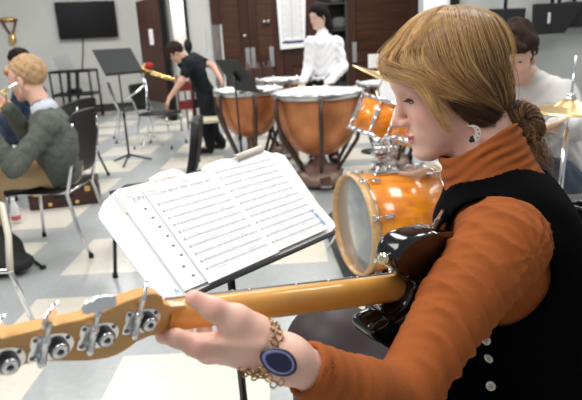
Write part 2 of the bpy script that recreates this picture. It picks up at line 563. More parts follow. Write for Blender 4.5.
# right wall, nearer
YR = 7.3
xr0 = PY(421, 30, YR)[0]
wall('wall_right', (xr0, YR), (7.5, YR), 0.15, WALLR)
wall('wall_right_return', (xr0+0.03, YR+0.16), (e[5]+0.24, YB+0.1), 0.1, WALLR, side=-1)
wall('baseboard_right', (xr0, YR-0.012), (7.5, YR-0.012), 0.011, BASEB, 0, 0.12)
wbx0, wbx1 = PY(423, 10, YR)[0], PY(449, 10, YR)[0]
wb = MB().box(((wbx0+wbx1)/2, YR-0.02, 1.55), (wbx1-wbx0, 0.02, 1.5)).build('whiteboard', mat('whiteboard_white', (0.8, 0.82, 0.83), 0.3))
tag(wb, 'tall white board on the grey wall above the girl\'s hair', 'board')
wt = MB().box((PY(453.5, 4, YR)[0], YR-0.05, 2.15), (0.10, 0.08, 1.25), bev=0.01).build('wall_bracket', BLACKP)
tag(wt, 'black vertical wall strip right of the white board', 'bracket')

# ---------------------------------------------------------------- television, triangle ribbon, cart, laptop
def wallbox(pts, off, th, name, m, parent=None, R=None):
    c = [plane_pt(px, py, WA+wn*off, wn) for px, py in pts]
    cen = sum(c)/4
    w_ = (np.linalg.norm(c[1]-c[0])+np.linalg.norm(c[2]-c[3]))/2; hh = (np.linalg.norm(c[3]-c[0])+np.linalg.norm(c[2]-c[1]))/2
    R = np.array([wd, -wn, [0, 0, 1]]).T
    return cen, w_, hh, R
cen, w_, hh, R = wallbox([(54, 1), (114, 2), (119, 37.5), (59.5, 38.8)], 0.1, 0.05, 'tv', None)
tv = thing('television', 'large black flat television mounted on the pale wall above the cart', 'television', cen)
MB().box(cen, (w_, 0.05, hh), R, 0.008).build('bezel', BLACKP, tv)
MB().box(cen+wn*0.027, (w_-0.04, 0.002, hh-0.05), R).build('screen', GLASSB, tv)
MB().box(cen-wn*0.06, (0.4, 0.075, 0.3), R).build('wall_mount', BLACKM, tv)
c0 = plane_pt(83, 38, WA+wn*0.02, wn); c1 = plane_pt(82, 72, WA+wn*0.02, wn)
cb_ = MB().tube([c0, (c0+c1)/2+wd*0.01, c1], 0.012, 6).build('power_cable', BLACKP); tag(cb_, 'thin dark cable hanging from the television down to the cart', 'cable')
tri = [plane_pt(x, y, WA+wn*0.03, wn) for x, y in ((0.5, 19.5), (16, 19.5), (12.5, 38))]
rb = thing('wall_triangle', 'red ribbon triangle with a gold tassel hanging on the pale wall', 'wall decoration', tri[2])
MB().tube([tri[0], tri[1], tri[2]], 0.035, 6, closed=True).build('ribbon', mat('dull_red', (0.16, 0.03, 0.02), 0.7), rb)
MB().lathe([(0.015, 0.12), (0.06, 0.05), (0.075, -0.06), (0.04, -0.13), (0.0, -0.14)], tri[2], n=12).build('gold_tassel', BRASS, rb)
MB().tube([tri[0]*0.5+tri[1]*0.5-wn*0.0+wd*-0.12, tri[0]*0.5+tri[1]*0.5+wd*0.1], 0.045, 6).build('gold_band', BRASS, rb)

# AV cart
def pxz(px, z, y): # x from pixel on plane y, at pixel row of z
    return PY(px, 90, y)[0]
cy = 11.5
ct = thing('av_cart', 'black metal audio visual cart against the wall under the television', 'cart', (PY(76, 110, cy)[0], cy, 0))
xa, xb_ = PY(57, 90, cy)[0], PY(95.5, 90, cy)[0]
top_z = PY(76, 71, cy)[2]
for (z, t_) in ((top_z, 0.03), (top_z*0.52, 0.03), (0.15, 0.03)):
    for s in (0, 1): MB().box(((xa+xb_)/2, cy-0.25+0.5*s, z), (xb_-xa, 0.04, 0.05)).build('rail', BLACKM, ct)
    for X in (xa, xb_): MB().box((X, cy, z), (0.04, 0.5, 0.05)).build('rail', BLACKM, ct)
    MB().box(((xa+xb_)/2, cy, z), (xb_-xa-0.02, 0.48, 0.012)).build('shelf', BLACKM, ct)
for X in (xa, xb_):
    for Y in (cy-0.25, cy+0.25):
        l = MB().tube([(X, Y, 0.09), (X, Y, top_z+0.02)], 0.022, 8).build('leg', BLACKM, ct)
        sub(MB().lathe([(0, -0.02), (0.045, -0.02), (0.045, 0.02), (0, 0.02)], (X, Y, 0.046), (1, 0, 0), 14).build('caster', PLASTICB, ct), l)
for X in (xa+0.36*(xb_-xa), xa+0.58*(xb_-xa)):
    MB().box((X, cy-0.1, top_z*0.52), (0.06, 0.05, top_z-0.05), np.array([[1, 0, 0.10], [0, 1, 0], [-0.10, 0, 1]])).build('inner_brace', BLACKM, ct)
lt = thing('laptop', 'small grey laptop standing open on the black cart', 'laptop', (xa+0.3, cy, top_z+0.01))
bl = PY(72, 71, cy)[0]; 
MB().box((bl-0.1, cy-0.05, top_z+0.022), (0.34, 0.24, 0.02), bev=0.005).build('keyboard_base', DESKM, lt)
Rl = np.array([[0.93, 0, 0.36], [0, 1, 0], [-0.36, 0, 0.93]])
MB().box((bl-0.16, cy+0.05, top_z+0.17), (0.36, 0.012, 0.3), np.array([[0.85, 0, -0.3], [0, 1, 0], [0.2, 0, 0.95]]), 0.003).build('lid', BGREY, lt)
for X, Y in ((xa+0.85*(xb_-xa)-0.3, cy),):
    bb = MB().box((X, Y, top_z*0.52+0.06), (0.25, 0.2, 0.09), bev=0.02).build('cable_box', PLASTICB); tag(bb, 'small black box on the middle shelf of the cart', 'box')

# ---------------------------------------------------------------- music stands
def music_stand(base, top_z, desk_c, desk_R, w_, hh, label, parts_mat=DESKM, group=None, lip=0.05, leg=0.26):
    t = thing('music_stand', label, 'music stand', base, group)
    b = V3(base)
    dc = V3(desk_c)
    top = V3((dc[0], dc[1], dc[2]))-desk_R[:, 2]*0.03
    MB().tube([b+V3((0, 0, 0.06)), b+(top-b)*0.5], 0.0125, 10).build('lower_tube', BLACKM, t)
    MB().tube([b+(top-b)*0.48, top], 0.0085, 10).build('upper_tube', BLACKM, t)
    MB().tube([b+(top-b)*0.47, b+(top-b)*0.51], 0.017, 10).build('collar', PLASTICB, t)
    for k in range(3):
        a = 0.5+k*2.094
        d = V3((math.cos(a), math.sin(a), 0))
        MB().tube([b+V3((0, 0, 0.10)), b+d*leg*0.3+V3((0, 0, 0.075)), b+d*leg*0.75+V3((0, 0, 0.03)), b+d*leg+V3((0, 0, 0.012))], [0.014, 0.013, 0.012, 0.011], 8).build('leg', BLACKM, t)
    d = MB().box(dc, (w_, hh, 0.004), desk_R, 0.0015)
    d.build('desk', parts_mat, t)
    if lip:
        MB().box(dc-desk_R[:, 1]*hh/2+desk_R[:, 2]*lip/2, (w_, 0.004, lip), desk_R).build('lip', parts_mat, t)
    MB().box(dc-desk_R[:, 2]*0.018, (0.05, 0.09, 0.03), desk_R, 0.004).build('tilt_bracket', BLACKM, t)
    return t
def deskR(yaw, tilt):
    """yaw: heading the reader looks along; tilt: lean back from vertical"""
    fx = V3((math.cos(yaw), math.sin(yaw), 0))
    x = V3((math.sin(yaw), -math.cos(yaw), 0))
    y = V3((0, 0, 1))*math.cos(tilt)+fx*math.sin(tilt)
    return np.array([x, y, np.cross(x, y)]).T
b = G(130, 163); dc = P(118.5, 61.5, 6.35)
music_stand((b[0], b[1], 0), 1.2, dc, deskR(math.radians(140), math.radians(35)), 0.5, 0.34, 'dark grey music stand with empty desk in front of the television wall')
b = PY(240, 150, 4.9); b[2] = 0; dc = P(237, 76, 5.0)
music_stand((b[0]+0.02, b[1], 0), 1.1, dc, deskR(math.radians(-150), math.radians(32)), 0.5, 0.34, 'black music stand with empty desk behind the left copper timpani')
# ---------------------------------------------------------------- timpani
def copper_mat(name='copper_bowl'):
    return mat(name, (0.62, 0.25, 0.10), 0.33, metal=0.55, col2=(0.42, 0.14, 0.05), vscale=5, bump=0.08, bscale=60)
COPPER = copper_mat()
HEADW = mat('drum_head_white', (0.83, 0.84, 0.84), 0.42, var=0.03, vscale=8)
FRAMEB = mat('dark_bronze_frame', (0.07, 0.04, 0.03), 0.4, metal=0.3)
def timpano(c, R, top, label, nst=6, a0=0.0, depth=None):
    depth = depth or R*1.42
    t = thing('timpani', label, 'timpani', (c[0], c[1], 0), 'copper timpani in front of the woman in the white shirt')
    cc = V3((c[0], c[1], 0))
    prof = [(0.03, top-depth)]
    for i in range(1, 15):
        a = i/14*math.pi/2
        prof.append((R*0.965*math.sin(a)**0.78, top-0.03-(depth-0.03)*math.cos(a)**1.12))
    MB().lathe(prof+[(R*0.955, top-0.02), (R*0.3, top-0.05)], cc, n=56).build('bowl', COPPER, t)
    MB().lathe([(R*1.0, top-0.045), (R*1.03, top-0.045), (R*1.035, top-0.01), (R*1.03, top+0.008), (R*1.0, top+0.01), (R*0.985, top)], cc, n=56).build('counter_hoop', CHROMED, t)
    MB().lathe([(0, top+0.002), (R*0.97, top+0.002), (R*1.0, top-0.003)], cc, n=56).build('head', HEADW, t)
    for k in range(nst):
        a = a0+k*2*math.pi/nst
        d = V3((math.cos(a), math.sin(a), 0))
        pts = [cc+d*(R*1.06)+V3((0, 0, top-0.03)), cc+d*(R*1.06)+V3((0, 0, top-0.2)), cc+d*(R*0.93)+V3((0, 0, top-depth*0.72)), cc+d*(R*0.55)+V3((0, 0, 0.22)), cc+d*(R*0.42)+V3((0, 0, 0.14))]
        st = MB().tube(pts, [0.017, 0.018, 0.018, 0.017, 0.016], 8).build('strut', FRAMEB, t)
        lg = MB().tube([cc+d*(R*1.055)+V3((0, 0, top+0.02)), cc+d*(R*1.055)+V3((0, 0, top-0.06))], 0.014, 8).box(cc+d*(R*1.04)+V3((0, 0, top-0.002)), (0.04, 0.04, 0.03), np.array([[math.cos(a), -math.sin(a), 0], [math.sin(a), math.cos(a), 0], [0, 0, 1]]), 0.005)
        sub(lg.build('tension_rod', CHROMED, t), st)
    MB().lathe([(0.0, 0.03), (R*0.60, 0.03), (R*0.63, 0.07), (R*0.56, 0.12), (R*0.42, 0.17), (R*0.2, 0.2), (0.05, 0.26), (0.04, top-depth+0.02)], cc, n=32).build('base', mat_base, t)
    for k in range(3):
        a = a0+0.5+k*2.094; d = V3((math.cos(a), math.sin(a), 0))
        MB().lathe([(0, -0.015), (0.028, -0.015), (0.03, 0), (0.028, 0.015), (0, 0.015)], cc+d*R*0.55+V3((0, 0, 0.03)), (d[1], -d[0], 0), 14).build('caster', PLASTICB, t)
    MB().box(cc+V3((0.03, -R*0.62, 0.1)), (0.1, 0.24, 0.02), np.array([[1, 0, 0], [0, 0.95, -0.3], [0, 0.3, 0.95]]), 0.005).build('pedal', STEEL, t)
    return t
mat_base = mat('bronze_base', (0.22, 0.15, 0.12), 0.4, metal=0.4)
pc = PY(317.5, 96, 5.1)
timpano((pc[0], 5.1), 0.400, 0.85, 'largest copper timpani, standing in front of the woman in the white shirt', a0=-1.57)
pc = PY(248, 96, 5.62)
timpano((pc[0], 5.72), 0.335, 0.85, 'smaller copper timpani left of the largest one, beside the bending student', a0=-1.35)
pc = PY(281, 83, 6.3)
timpano((pc[0], 6.45), 0.26, 0.885, 'small timpani behind the two front ones, only its white head showing', a0=-0.2)
pc = PY(392, 90, 5.5)
timpano((pc[0], 5.45), 0.32, 0.87, 'timpani at the right end, half hidden by the girl and the orange drums', a0=-1.4)

# ---------------------------------------------------------------- drum kit
def amber():
    m = bpy.data.materials.new('amber_lacquer'); m.use_nodes = True
    nt = m.node_tree; b = nt.nodes['Principled BSDF']
    tc = nt.nodes.new('ShaderNodeTexCoord'); mp = nt.nodes.new('ShaderNodeMapping'); mp.inputs['Scale'].default_value = (1.5, 9, 9)
    n = nt.nodes.new('ShaderNodeTexNoise'); n.inputs['Scale'].default_value = 3; n.inputs['Detail'].default_value = 5; n.inputs['Distortion'].default_value = 0.6
    r = nt.nodes.new('ShaderNodeValToRGB')
    r.color_ramp.elements[0].position = 0.3; r.color_ramp.elements[0].color = (0.64, 0.165, 0.008, 1)
    r.color_ramp.elements[1].position = 0.7; r.color_ramp.elements[1].color = (0.95, 0.34, 0.012, 1)
    nt.links.new(tc.outputs['Object'], mp.inputs['Vector']); nt.links.new(mp.outputs['Vector'], n.inputs['Vector']); nt.links.new(n.outputs['Fac'], r.inputs['Fac']); nt.links.new(r.outputs['Color'], b.inputs['Base Color'])
    b.inputs['Roughness'].default_value = 0.25; b.inputs['Coat Weight'].default_value = 1.0; b.inputs['Coat Roughness'].default_value = 0.07
    return m
AMBER = amber()
HOOPW = mat('maple_hoop', (0.66, 0.40, 0.17), 0.35, var=0.12, vscale=14, stretch=(1, 1, 4), coat=0.4)
CLEARH = mat('smoky_drum_head', (0.33, 0.35, 0.36), 0.14, coat=0.6)
def drum(t, c, ax, R, L, nl, hoop_mat, hoop_w, hoop_t, head_front, head_back, lug_a0=0.2, longlug=False):
    """shell centred at c, ax points to the front head"""
    c = V3(c); ax = unit(ax)
    a = np.array([0, 0, 1.0]); x = unit(np.cross(a, ax)); y = np.cross(ax, x)
    MB().lathe([(R*0.96, -L/2), (R, -L/2), (R, L/2), (R*0.96, L/2)], c, ax, 56, closed=False).build('shell', AMBER, t)
    for s, hm in ((1, head_front), (-1, head_back)):
        MB().lathe([(0, s*(L/2+0.002)), (R*0.96, s*(L/2+0.002)), (R*1.0, s*(L/2-0.006))], c, ax, 48).build('drum_head', hm, t)
        q = MB().lathe([(R*1.0, s*(L/2-hoop_w*0.35)), (R+hoop_t, s*(L/2-hoop_w*0.35)), (R+hoop_t, s*(L/2+hoop_w*0.65)), (R+hoop_t*0.2, s*(L/2+hoop_w*0.65)), (R*1.0, s*(L/2-hoop_w*0.3))], c, ax, 56)
        q.build('hoop', hoop_mat, t)
        rg = MB().lathe([(R*1.0, s*(L/2-hoop_w*0.5)), (R+hoop_t*0.8, s*(L/2-hoop_w*0.5)), (R+hoop_t*0.8, s*(L/2-hoop_w*0.36)), (R, s*(L/2-hoop_w*0.36))], c, ax, 56)
        rg.build('hoop_band', CHROME, t)
    for k in range(nl):
        an = lug_a0+k*2*math.pi/nl
        d = x*math.cos(an)+y*math.sin(an)
        R3 = np.array([np.cross(d, ax), ax, d]).T
        for s in (1, -1):
            m = MB()
            m.box(c+d*(R+0.012)+ax*s*(L/2-0.075), (0.024, 0.05, 0.024), R3, 0.006)
            m.tube([c+d*(R+0.02)+ax*s*(L/2-0.05), c+d*(R+0.02)+ax*s*(L/2+hoop_w*0.4)], 0.0045, 8)
            m.box(c+d*(R+0.018)+ax*s*(L/2+hoop_w*0.3), (0.03, 0.018, 0.026), R3, 0.005)
            m.build('lug', CHROME, t)
bdc = P(355.5, 204.5, 3.13)
ax = unit([-0.955, -0.28, 0.0])
bd = thing('bass_drum', 'amber orange bass drum with a pale wooden hoop on the dark mat', 'drum', (bdc[0]+0.2, bdc[1], 0))
Lb = 0.46
bcen = bdc-ax*Lb/2
bcen[2] = 0.28+0.016
drum(bd, bcen, ax, 0.272, Lb, 8, HOOPW, 0.045, 0.012, CLEARH, HEADW, 0.4)
# spurs
for s in (-1, 1):
    a = np.array([0, 0, 1.0]); x = unit(np.cross(a, ax))*s
    p0 = bcen+ax*0.145+x*0.268+V3((0, 0, -0.02))
    p1 = np.array([*(p0+x*0.16+ax*0.10)[:2], 0.008])
    sp = MB().tube([p0+V3((0, 0, 0.02)), p0*0.4+p1*0.6, p1], [0.011, 0.009, 0.007], 10).build('spur_leg', CHROME, bd)
    sub(MB().box(p0, (0.055, 0.045, 0.07), np.array([ax, x, [0, 0, 1]]).T, 0.012).tube([p0, p0+x*0.045], 0.02, 12).build('spur_bracket', CHROME, bd), sp)
# round brass vent badge on the shell
MB().lathe([(0, 0.003), (0.02, 0.003), (0.022, 0)], bcen+unit(np.cross([0, 0, 1], ax))*0.272, unit(np.cross([0, 0, 1], ax)), 16).build('air_vent', BRASS, bd)
# pedal visible through the hoop foot
tm = bcen+V3((0, 0, 0.272))
mo = thing('tom_mount', 'chrome double tom mount standing on top of the orange bass drum', 'drum mount', tm+ax*0.02)
mm = MB()
for s in (-1, 1):
    mm.tube([tm+ax*(0.06+0.035*s), tm+ax*(0.06+0.035*s)+V3((0, 0, 0.18))], 0.015, 12)
mm.build('posts', CHROME, mo)
MB().box(tm+ax*0.06+V3((0, 0, 0.012)), (0.15, 0.09, 0.024), np.array([ax, np.cross([0, 0, 1], ax), [0, 0, 1]]).T, 0.008).build('base_plate', CHROME, mo)
mm = MB()
for z in (0.06, 0.11): mm.box(tm+ax*0.06+V3((0, 0, z)), (0.13, 0.05, 0.03), np.array([ax, np.cross([0, 0, 1], ax), [0, 0, 1]]).T, 0.008)
mm.build('clamp', CHROME, mo)
for s in (-1, 1):
    q = tm+ax*(0.06+0.035*s)+V3((0, 0, 0.18))
    e_ = q+ax*0.04*s+V3((0, 0.03, 0.05))
    MB().sphere(q, 0.03).tube([q, e_], 0.012).build('ball_joint', CHROME, mo)
    MB().tube([q+V3((-0.03, -0.02, -0.03)), q+V3((0.03, -0.05, -0.03))], 0.009).sphere(q+V3((0.03, -0.05, -0.03)), 0.014).build('wing_screw', CHROME, mo)
# toms
c1 = P(378, 119, 3.3)
t1 = thing('tom_drum', 'amber orange tom drum tilted above the left of the bass drum', 'drum', c1-V3((0, 0, 0.1)))
drum(t1, c1, unit([0.42, 0.1, 0.92]), 0.128, 0.2, 6, CHROME, 0.018, 0.006, HEADW, HEADW, 0.5)
c2 = P(420, 127, 3.08)
t2 = thing('tom_drum', 'amber orange tom drum seen just under the girl\'s nose and lips', 'drum', c2-V3((0, 0, 0.1)))
drum(t2, c2, unit([0.36, 0.18, 0.92]), 0.14, 0.2, 6, CHROME, 0.018, 0.006, HEADW, HEADW, 0.1)
for (cc_, tt) in ((c1, t1), (c2, t2)):
    pass
# mat
MATM = mat('dark_grey_mat', (0.045, 0.048, 0.052), 0.95, var=0.2, vscale=60, bump=0.5, bscale=300)
mpts = [G(*p) for p in ((322, 226), (346, 277), (470, 262), (560, 200), (400, 185))]
mp_ = MB().prism([(p[0], p[1]) for p in [G(321, 222), G(345, 281), (1.75, 2.75, 0), (1.9, 4.3, 0), (0.45, 4.5, 0)]], (0, 0, 0.006), (1, 0, 0), (0, 1, 0), (0, 0, 1), 0.010)
mo_ = mp_.build('drum_mat', MATM); tag(mo_, 'dark grey mat lying on the floor under the orange drum kit', 'mat')

# cymbals
CYM = mat('cymbal_bronze', (0.78, 0.55, 0.26), 0.3, metal=0.85, var=0.12, vscale=3, stretch=(1, 1, 1))
def cymbal(name, c, n, R, label, base, stand_mat=CHROME, rod=0.12, tripod=True, slabel=''):
    t = thing(name, label, 'cymbal', c)
    prof = [(0.006, 0.028), (0.02, 0.027), (0.04, 0.02), (0.055, 0.008), (R*0.5, 0.0), (R*0.85, -0.008), (R, -0.014), (R, -0.0155), (R*0.85, -0.0095), (R*0.5, -0.002), (0.055, 0.006)]
    MB().lathe(prof, c, n, 56).build('bronze_disc', CYM, t)
    MB().lathe([(0.0, 0.05), (0.012, 0.05), (0.014, 0.04), (0.02, 0.034), (0.02, 0.028), (0, 0.028)], c, n, 16).build('wing_nut', CHROME, t)
    s = thing('cymbal_stand', slabel, 'cymbal stand', base)
    cc = V3(c); n = unit(n)
    MB().tube([cc-n*0.09, cc+n*rod], 0.0045, 8).build('rod', CHROME, s)
    pm_ = cc-n*0.09
    b = V3(base)
    MB().tube([pm_, b*0.5+pm_*0.5], 0.010, 12).build('upper_tube', CHROME, s)
    MB().tube([b*0.52+pm_*0.48, b+V3((0, 0, 0.08))], 0.0135, 12).build('lower_tube', CHROME, s)
    MB().tube([b*0.45+pm_*0.55, b*0.53+pm_*0.47], 0.022, 12).box(b*0.48+pm_*0.52+V3((0.02, -0.02, 0)), (0.05, 0.02, 0.025), None, 0.005).build('height_clamp', CHROME, s)
    for k in range(3):
        a = 0.4+k*2.094; d = V3((math.cos(a), math.sin(a), 0))
        MB().tube([b+V3((0, 0, 0.3)), b+d*0.16+V3((0, 0, 0.12)), b+d*0.27+V3((0, 0, 0.015))], 0.009, 8).build('leg', CHROME, s)
    return t
cc = P(570, 106.5, 2.2); bb = V3((cc[0]-0.03, cc[1]+0.02, 0))
cymbal('cymbal', cc, (0.02, -0.05, 1), 0.145, 'bronze cymbal in front of the drummer at the right edge', bb, rod=0.19, slabel='chrome cymbal stand under the bronze cymbal at the right edge')
cc = P(384, 76, 3.35); bb = V3((cc[0]+0.10, cc[1]+0.25, 0))
cymbal('cymbal', cc, (0.42, -0.05, 0.9), 0.2, 'gold cymbal tilted behind the girl\'s forehead above the timpani', bb, rod=0.05, slabel='chrome cymbal stand hidden behind the orange tom drums')
# white sheet on a stand behind the kit
wc = P(412, 101, 4.1)
music_stand((wc[0]+0.02, wc[1]+0.12, 0), 1.1, wc+V3((0, 0.02, 0)), np.array([[1, 0, 0], [0, 0.25, 0.97], [0, -0.97, 0.25]]).T @ np.eye(3) if False else deskR(math.radians(90), math.radians(14)), 0.44, 0.40, 'music stand behind the orange toms, hidden by its white sheet', lip=0.05)
Rw = deskR(math.radians(90), math.radians(14))
ws = MB().box(wc+Rw[:, 2]*0.006+V3((0, 0.02, 0.0)), (0.46, 0.42, 0.002), Rw).build('sheet_music', PAPER); tag(ws, 'plain white sheet standing on a stand between the girl\'s nose and the timpani', 'sheet')
wq = P(373.5, 61, 6.3)
s2 = MB().box(wq, (0.12, 0.01, 0.15)).build('wall_card', PAPER); tag(s2, 'little white card fixed on a post above the tilted gold cymbal', 'card')
s2.location = (0, 0, 0)
st_ = thing('card_post', 'thin dark post that holds the little white card', 'post', (wq[0], wq[1]+0.02, 0))
MB().tube([(wq[0], wq[1]+0.025, 0.03), (wq[0], wq[1]+0.025, wq[2]+0.05)], 0.012).build('pole', BLACKM, st_)
MB().lathe([(0, 0), (0.15, 0), (0.15, 0.02), (0.03, 0.035), (0, 0.035)], (wq[0], wq[1]+0.025, 0)).build('base', BLACKM, st_)

# hanging panels on the right wall
def wall_px(px, py, y=YR): return PY(px, py, y)
def hang(pts, y, th, name, label, cat, rods):
    a = [PY(px, py, y) for px, py in pts]
    cen = sum(a)/4
    t = thing(name, label, cat, cen)
    m = MB()
    poly = [(p[0]-cen[0], p[2]-cen[2]) for p in a]
    m.prism(poly, cen, (1, 0, 0), (0, 0, 1), (0, -1, 0), th, bev=0.01).build('panel', PLASTICB, t)
    for (px, py0, py1) in rods:
        b = PY(px, py1, y); MB().tube([b+V3((0, 0.02, -0.03)), V3((b[0], b[1]+0.02, 2.7))], 0.022, 8).build('hanging_rod', BLACKM, t)
    return t
hang([(489, 9), (525.5, 8), (523, 27), (492, 27)], YR-0.25, 0.06, 'hanging_monitor', 'small black panel hanging from a thin rod above the drummer', 'monitor', [(506, 0, 9)])
t = hang([(535, 4), (582, 2), (562, 33), (534, 35)], YR-0.3, 0.16, 'loudspeaker', 'black loudspeaker hanging on the grey wall in the upper right corner', 'speaker', [(553, 0, 4), (560, 0, 4)])
hang([(564, 2), (600, 1), (600, 26), (564, 28)], YR-0.12, 0.14, 'hanging_monitor', 'wide black panel behind the loudspeaker, cut by the right edge', 'monitor', [(575, 0, 2)])
q = PY(549, 18, YR-0.4); MB().box(q, (0.03, 0.02, 0.12), None, 0.006).build('pale_badge', BGREY, t)
# black bag by the right wall
b_ = PY(568, 128, 6.75)
bg_ = thing('duffel_bag', 'dark bag lying on the floor at the right edge behind the cymbal', 'bag', (b_[0], b_[1], 0))
f_ = lambda Q: smin(sd_ell(Q, (b_[0]+0.15, b_[1], 0.16), (0.48, 0.2, 0.17)), sd_ell(Q, (b_[0]-0.12, b_[1]-0.05, 0.2), (0.2, 0.16, 0.16)), 0.06)
sdfobj('cloth_body', f_, (b_[0]-0.5, b_[1]-0.4, 0.0), (b_[0]+0.8, b_[1]+0.3, 0.5), 0.02, mat('black_nylon', (0.02, 0.02, 0.022), 0.6, bump=0.4, bscale=20), bg_)
MB().tube([(b_[0]-0.1, b_[1]-0.15, 0.3), (b_[0]+0.0, b_[1]-0.2, 0.4), (b_[0]+0.25, b_[1]-0.2, 0.4), (b_[0]+0.35, b_[1]-0.15, 0.3)], 0.015).build('handle', BLACKM, bg_)

# ---------------------------------------------------------------- chairs
def band_chair(loc, yaw, label, name='band_chair', group=None, seat_m=PLASTICB, back_m=PLASTICB, s=1.0, back_h=0.84, frame_m=CHROME, bth=0.016):
    """local x forward (the sitter's front), y left; seat 0.46 high"""
    t = thing(name, label, 'chair', loc, group)
    c, sn = math.cos(yaw), math.sin(yaw)
    Rz = np.array([[c, -sn, 0], [sn, c, 0], [0, 0, 1]])
    L = V3(loc)
    T = lambda p: L+Rz@(V3(p)*s)
    def shell(profile, w, th, name, m):
        mb = MB()
        n = len(profile); K = 9
        vs = []; fs = []
        for side in (0, 1):
            for i, (x, z, ww) in enumerate(profile):
                tx, tz = (profile[min(i+1, n-1)][0]-profile[max(i-1, 0)][0], profile[min(i+1, n-1)][1]-profile[max(i-1, 0)][1])
                l = math.hypot(tx, tz); nx, nz = -tz/l, tx/l
                for j in range(K):
                    v = -1+2*j/(K-1)
                    dip = -0.012*(1-v*v)*(1)
                    off = (th if side else 0)
                    vs.append(T((x+nx*(dip+off), v*ww*w/2, z+nz*(dip+off))))
        for side in (0, 1):
            o = side*n*K
            for i in range(n-1):
                for j in range(K-1):
                    q = (o+i*K+j, o+i*K+j+1, o+(i+1)*K+j+1, o+(i+1)*K+j)
                    fs.append(q if side else q[::-1])
        o = n*K
        rim = [j for j in range(K)]+[i*K+K-1 for i in range(1, n)]+[(n-1)*K+j for j in range(K-2, -1, -1)]+[i*K for i in range(n-2, 0, -1)]
        for a_, b_ in zip(rim, rim[1:]+rim[:1]): fs.append((a_, b_, b_+o, a_+o))
        return mb.add(vs, fs, 0, True).build(name, m, t)
    shell([(0.23, 0.435, 0.9), (0.21, 0.455, 1), (0.1, 0.46, 1), (-0.1, 0.452, 0.98), (-0.2, 0.455, 0.93)], 0.44, 0.022, 'seat', seat_m)
    shell([(-0.20, 0.52, 0.7), (-0.225, 0.56, 0.92), (-0.25, 0.66, 1.0), (-0.27, 0.76, 1.0), (-0.283, back_h-0.02, 0.94), (-0.288, back_h, 0.8)], 0.42, bth, 'backrest', back_m)
    for y in (-0.2, 0.2):
        MB().tube([T((0.2, y, 0.44)), T((0.21, y*1.05, 0.30)), T((0.24, y*1.15, 0.012))], 0.011*s, 10).build('leg', frame_m, t)
        MB().tube([T((-0.286, y*0.96, back_h-0.06)), T((-0.262, y*1.0, 0.66)), T((-0.215, y, 0.5)), T((-0.19, y, 0.42)), T((-0.235, y*1.08, 0.2)), T((-0.30, y*1.15, 0.012))], 0.0115*s, 10).build('leg', frame_m, t)
        MB().tube([T((0.2, y, 0.435)), T((-0.2, y, 0.435))], 0.010*s, 8).build('seat_rail', frame_m, t)
    MB().tube([T((0.205, -0.21, 0.43)), T((0.205, 0.21, 0.43))], 0.009*s, 8).build('cross_rail', frame_m, t)
    MB().tube([T((-0.19, -0.2, 0.43)), T((-0.19, 0.2, 0.43))], 0.009*s, 8).build('cross_rail', frame_m, t)
    for (x, y) in ((0.24, -0.23), (0.24, 0.23), (-0.30, -0.23), (-0.30, 0.23)):
        MB().lathe([(0, 0), (0.016*s, 0), (0.015*s, 0.03*s), (0.0, 0.03*s)], T((x, y, 0.0)), n=10).build('foot_cap', PLASTICB, t)
    return t
CH1 = (-1.60, 3.74)
band_chair((CH1[0], CH1[1], 0), math.radians(176), 'black band chair with chrome legs under the blond trumpet player', s=1.0, back_h=0.93)
# chair with its backrest seen edge-on behind the big music stand
b = PY(193, 150, 3.38)
band_chair((b[0]-0.265, 3.38, 0), math.radians(184), 'black band chair seen edge-on behind the score stand', s=1.0, back_h=0.88, frame_m=BLACKM, bth=0.045)
# chair behind with gold horn
b = G(163, 146)
band_chair((b[0], b[1], 0), math.radians(-15), 'black and chrome chair that the bending student leans over', seat_m=PLASTICB)
b = G(222, 158)
band_chair((b[0]-0.10, b[1]+0.15, 0), math.radians(200), 'chrome chair with a pale seat left of the small copper timpani', seat_m=mat('beige_pad', (0.55, 0.48, 0.36), 0.6))
b = G(144, 150)
band_chair((b[0]-0.35, b[1]+1.0, 0), math.radians(20), 'black chair with a silver horn leaning on it behind the empty stand', )
# a tall black chair leg behind the trumpet player
b = G(100, 184)
band_chair((b[0]-0.38, b[1]+0.25, 0), math.radians(165), 'black chair standing just behind the trumpet player', frame_m=BLACKM)
# music stand / chair leg at the left edge, near
b = G(38, 330)
nb = thing('chair_frame', 'near chrome chair frame cut by the left edge of the picture', 'chair frame', (b[0]-0.3, b[1], 0))
p0 = P(2, 205, 2.35); p1 = P(10, 271, 2.15); p2 = G(44, 345)
MB().tube([p0, p1*0.5+p0*0.5+V3((0.01, 0, 0)), p1], 0.013, 12).build('cream_grip', mat('aged_ivory', (0.55, 0.5, 0.42), 0.4), nb)
MB().tube([p1, p2], 0.0105, 12).build('leg', CHROME, nb)
MB().tube([p0, p0+V3((-0.35, 0, 0.02)), p0+V3((-0.45, 0.0, -0.05)), V3((p0[0]-0.5, p0[1]-0.1, 0.02))], 0.012, 12).build('leg', CHROME, nb)
MB().tube([p1, p1+V3((-0.42, 0.02, 0))], 0.010, 12).build('cross_rail', CHROME, nb)

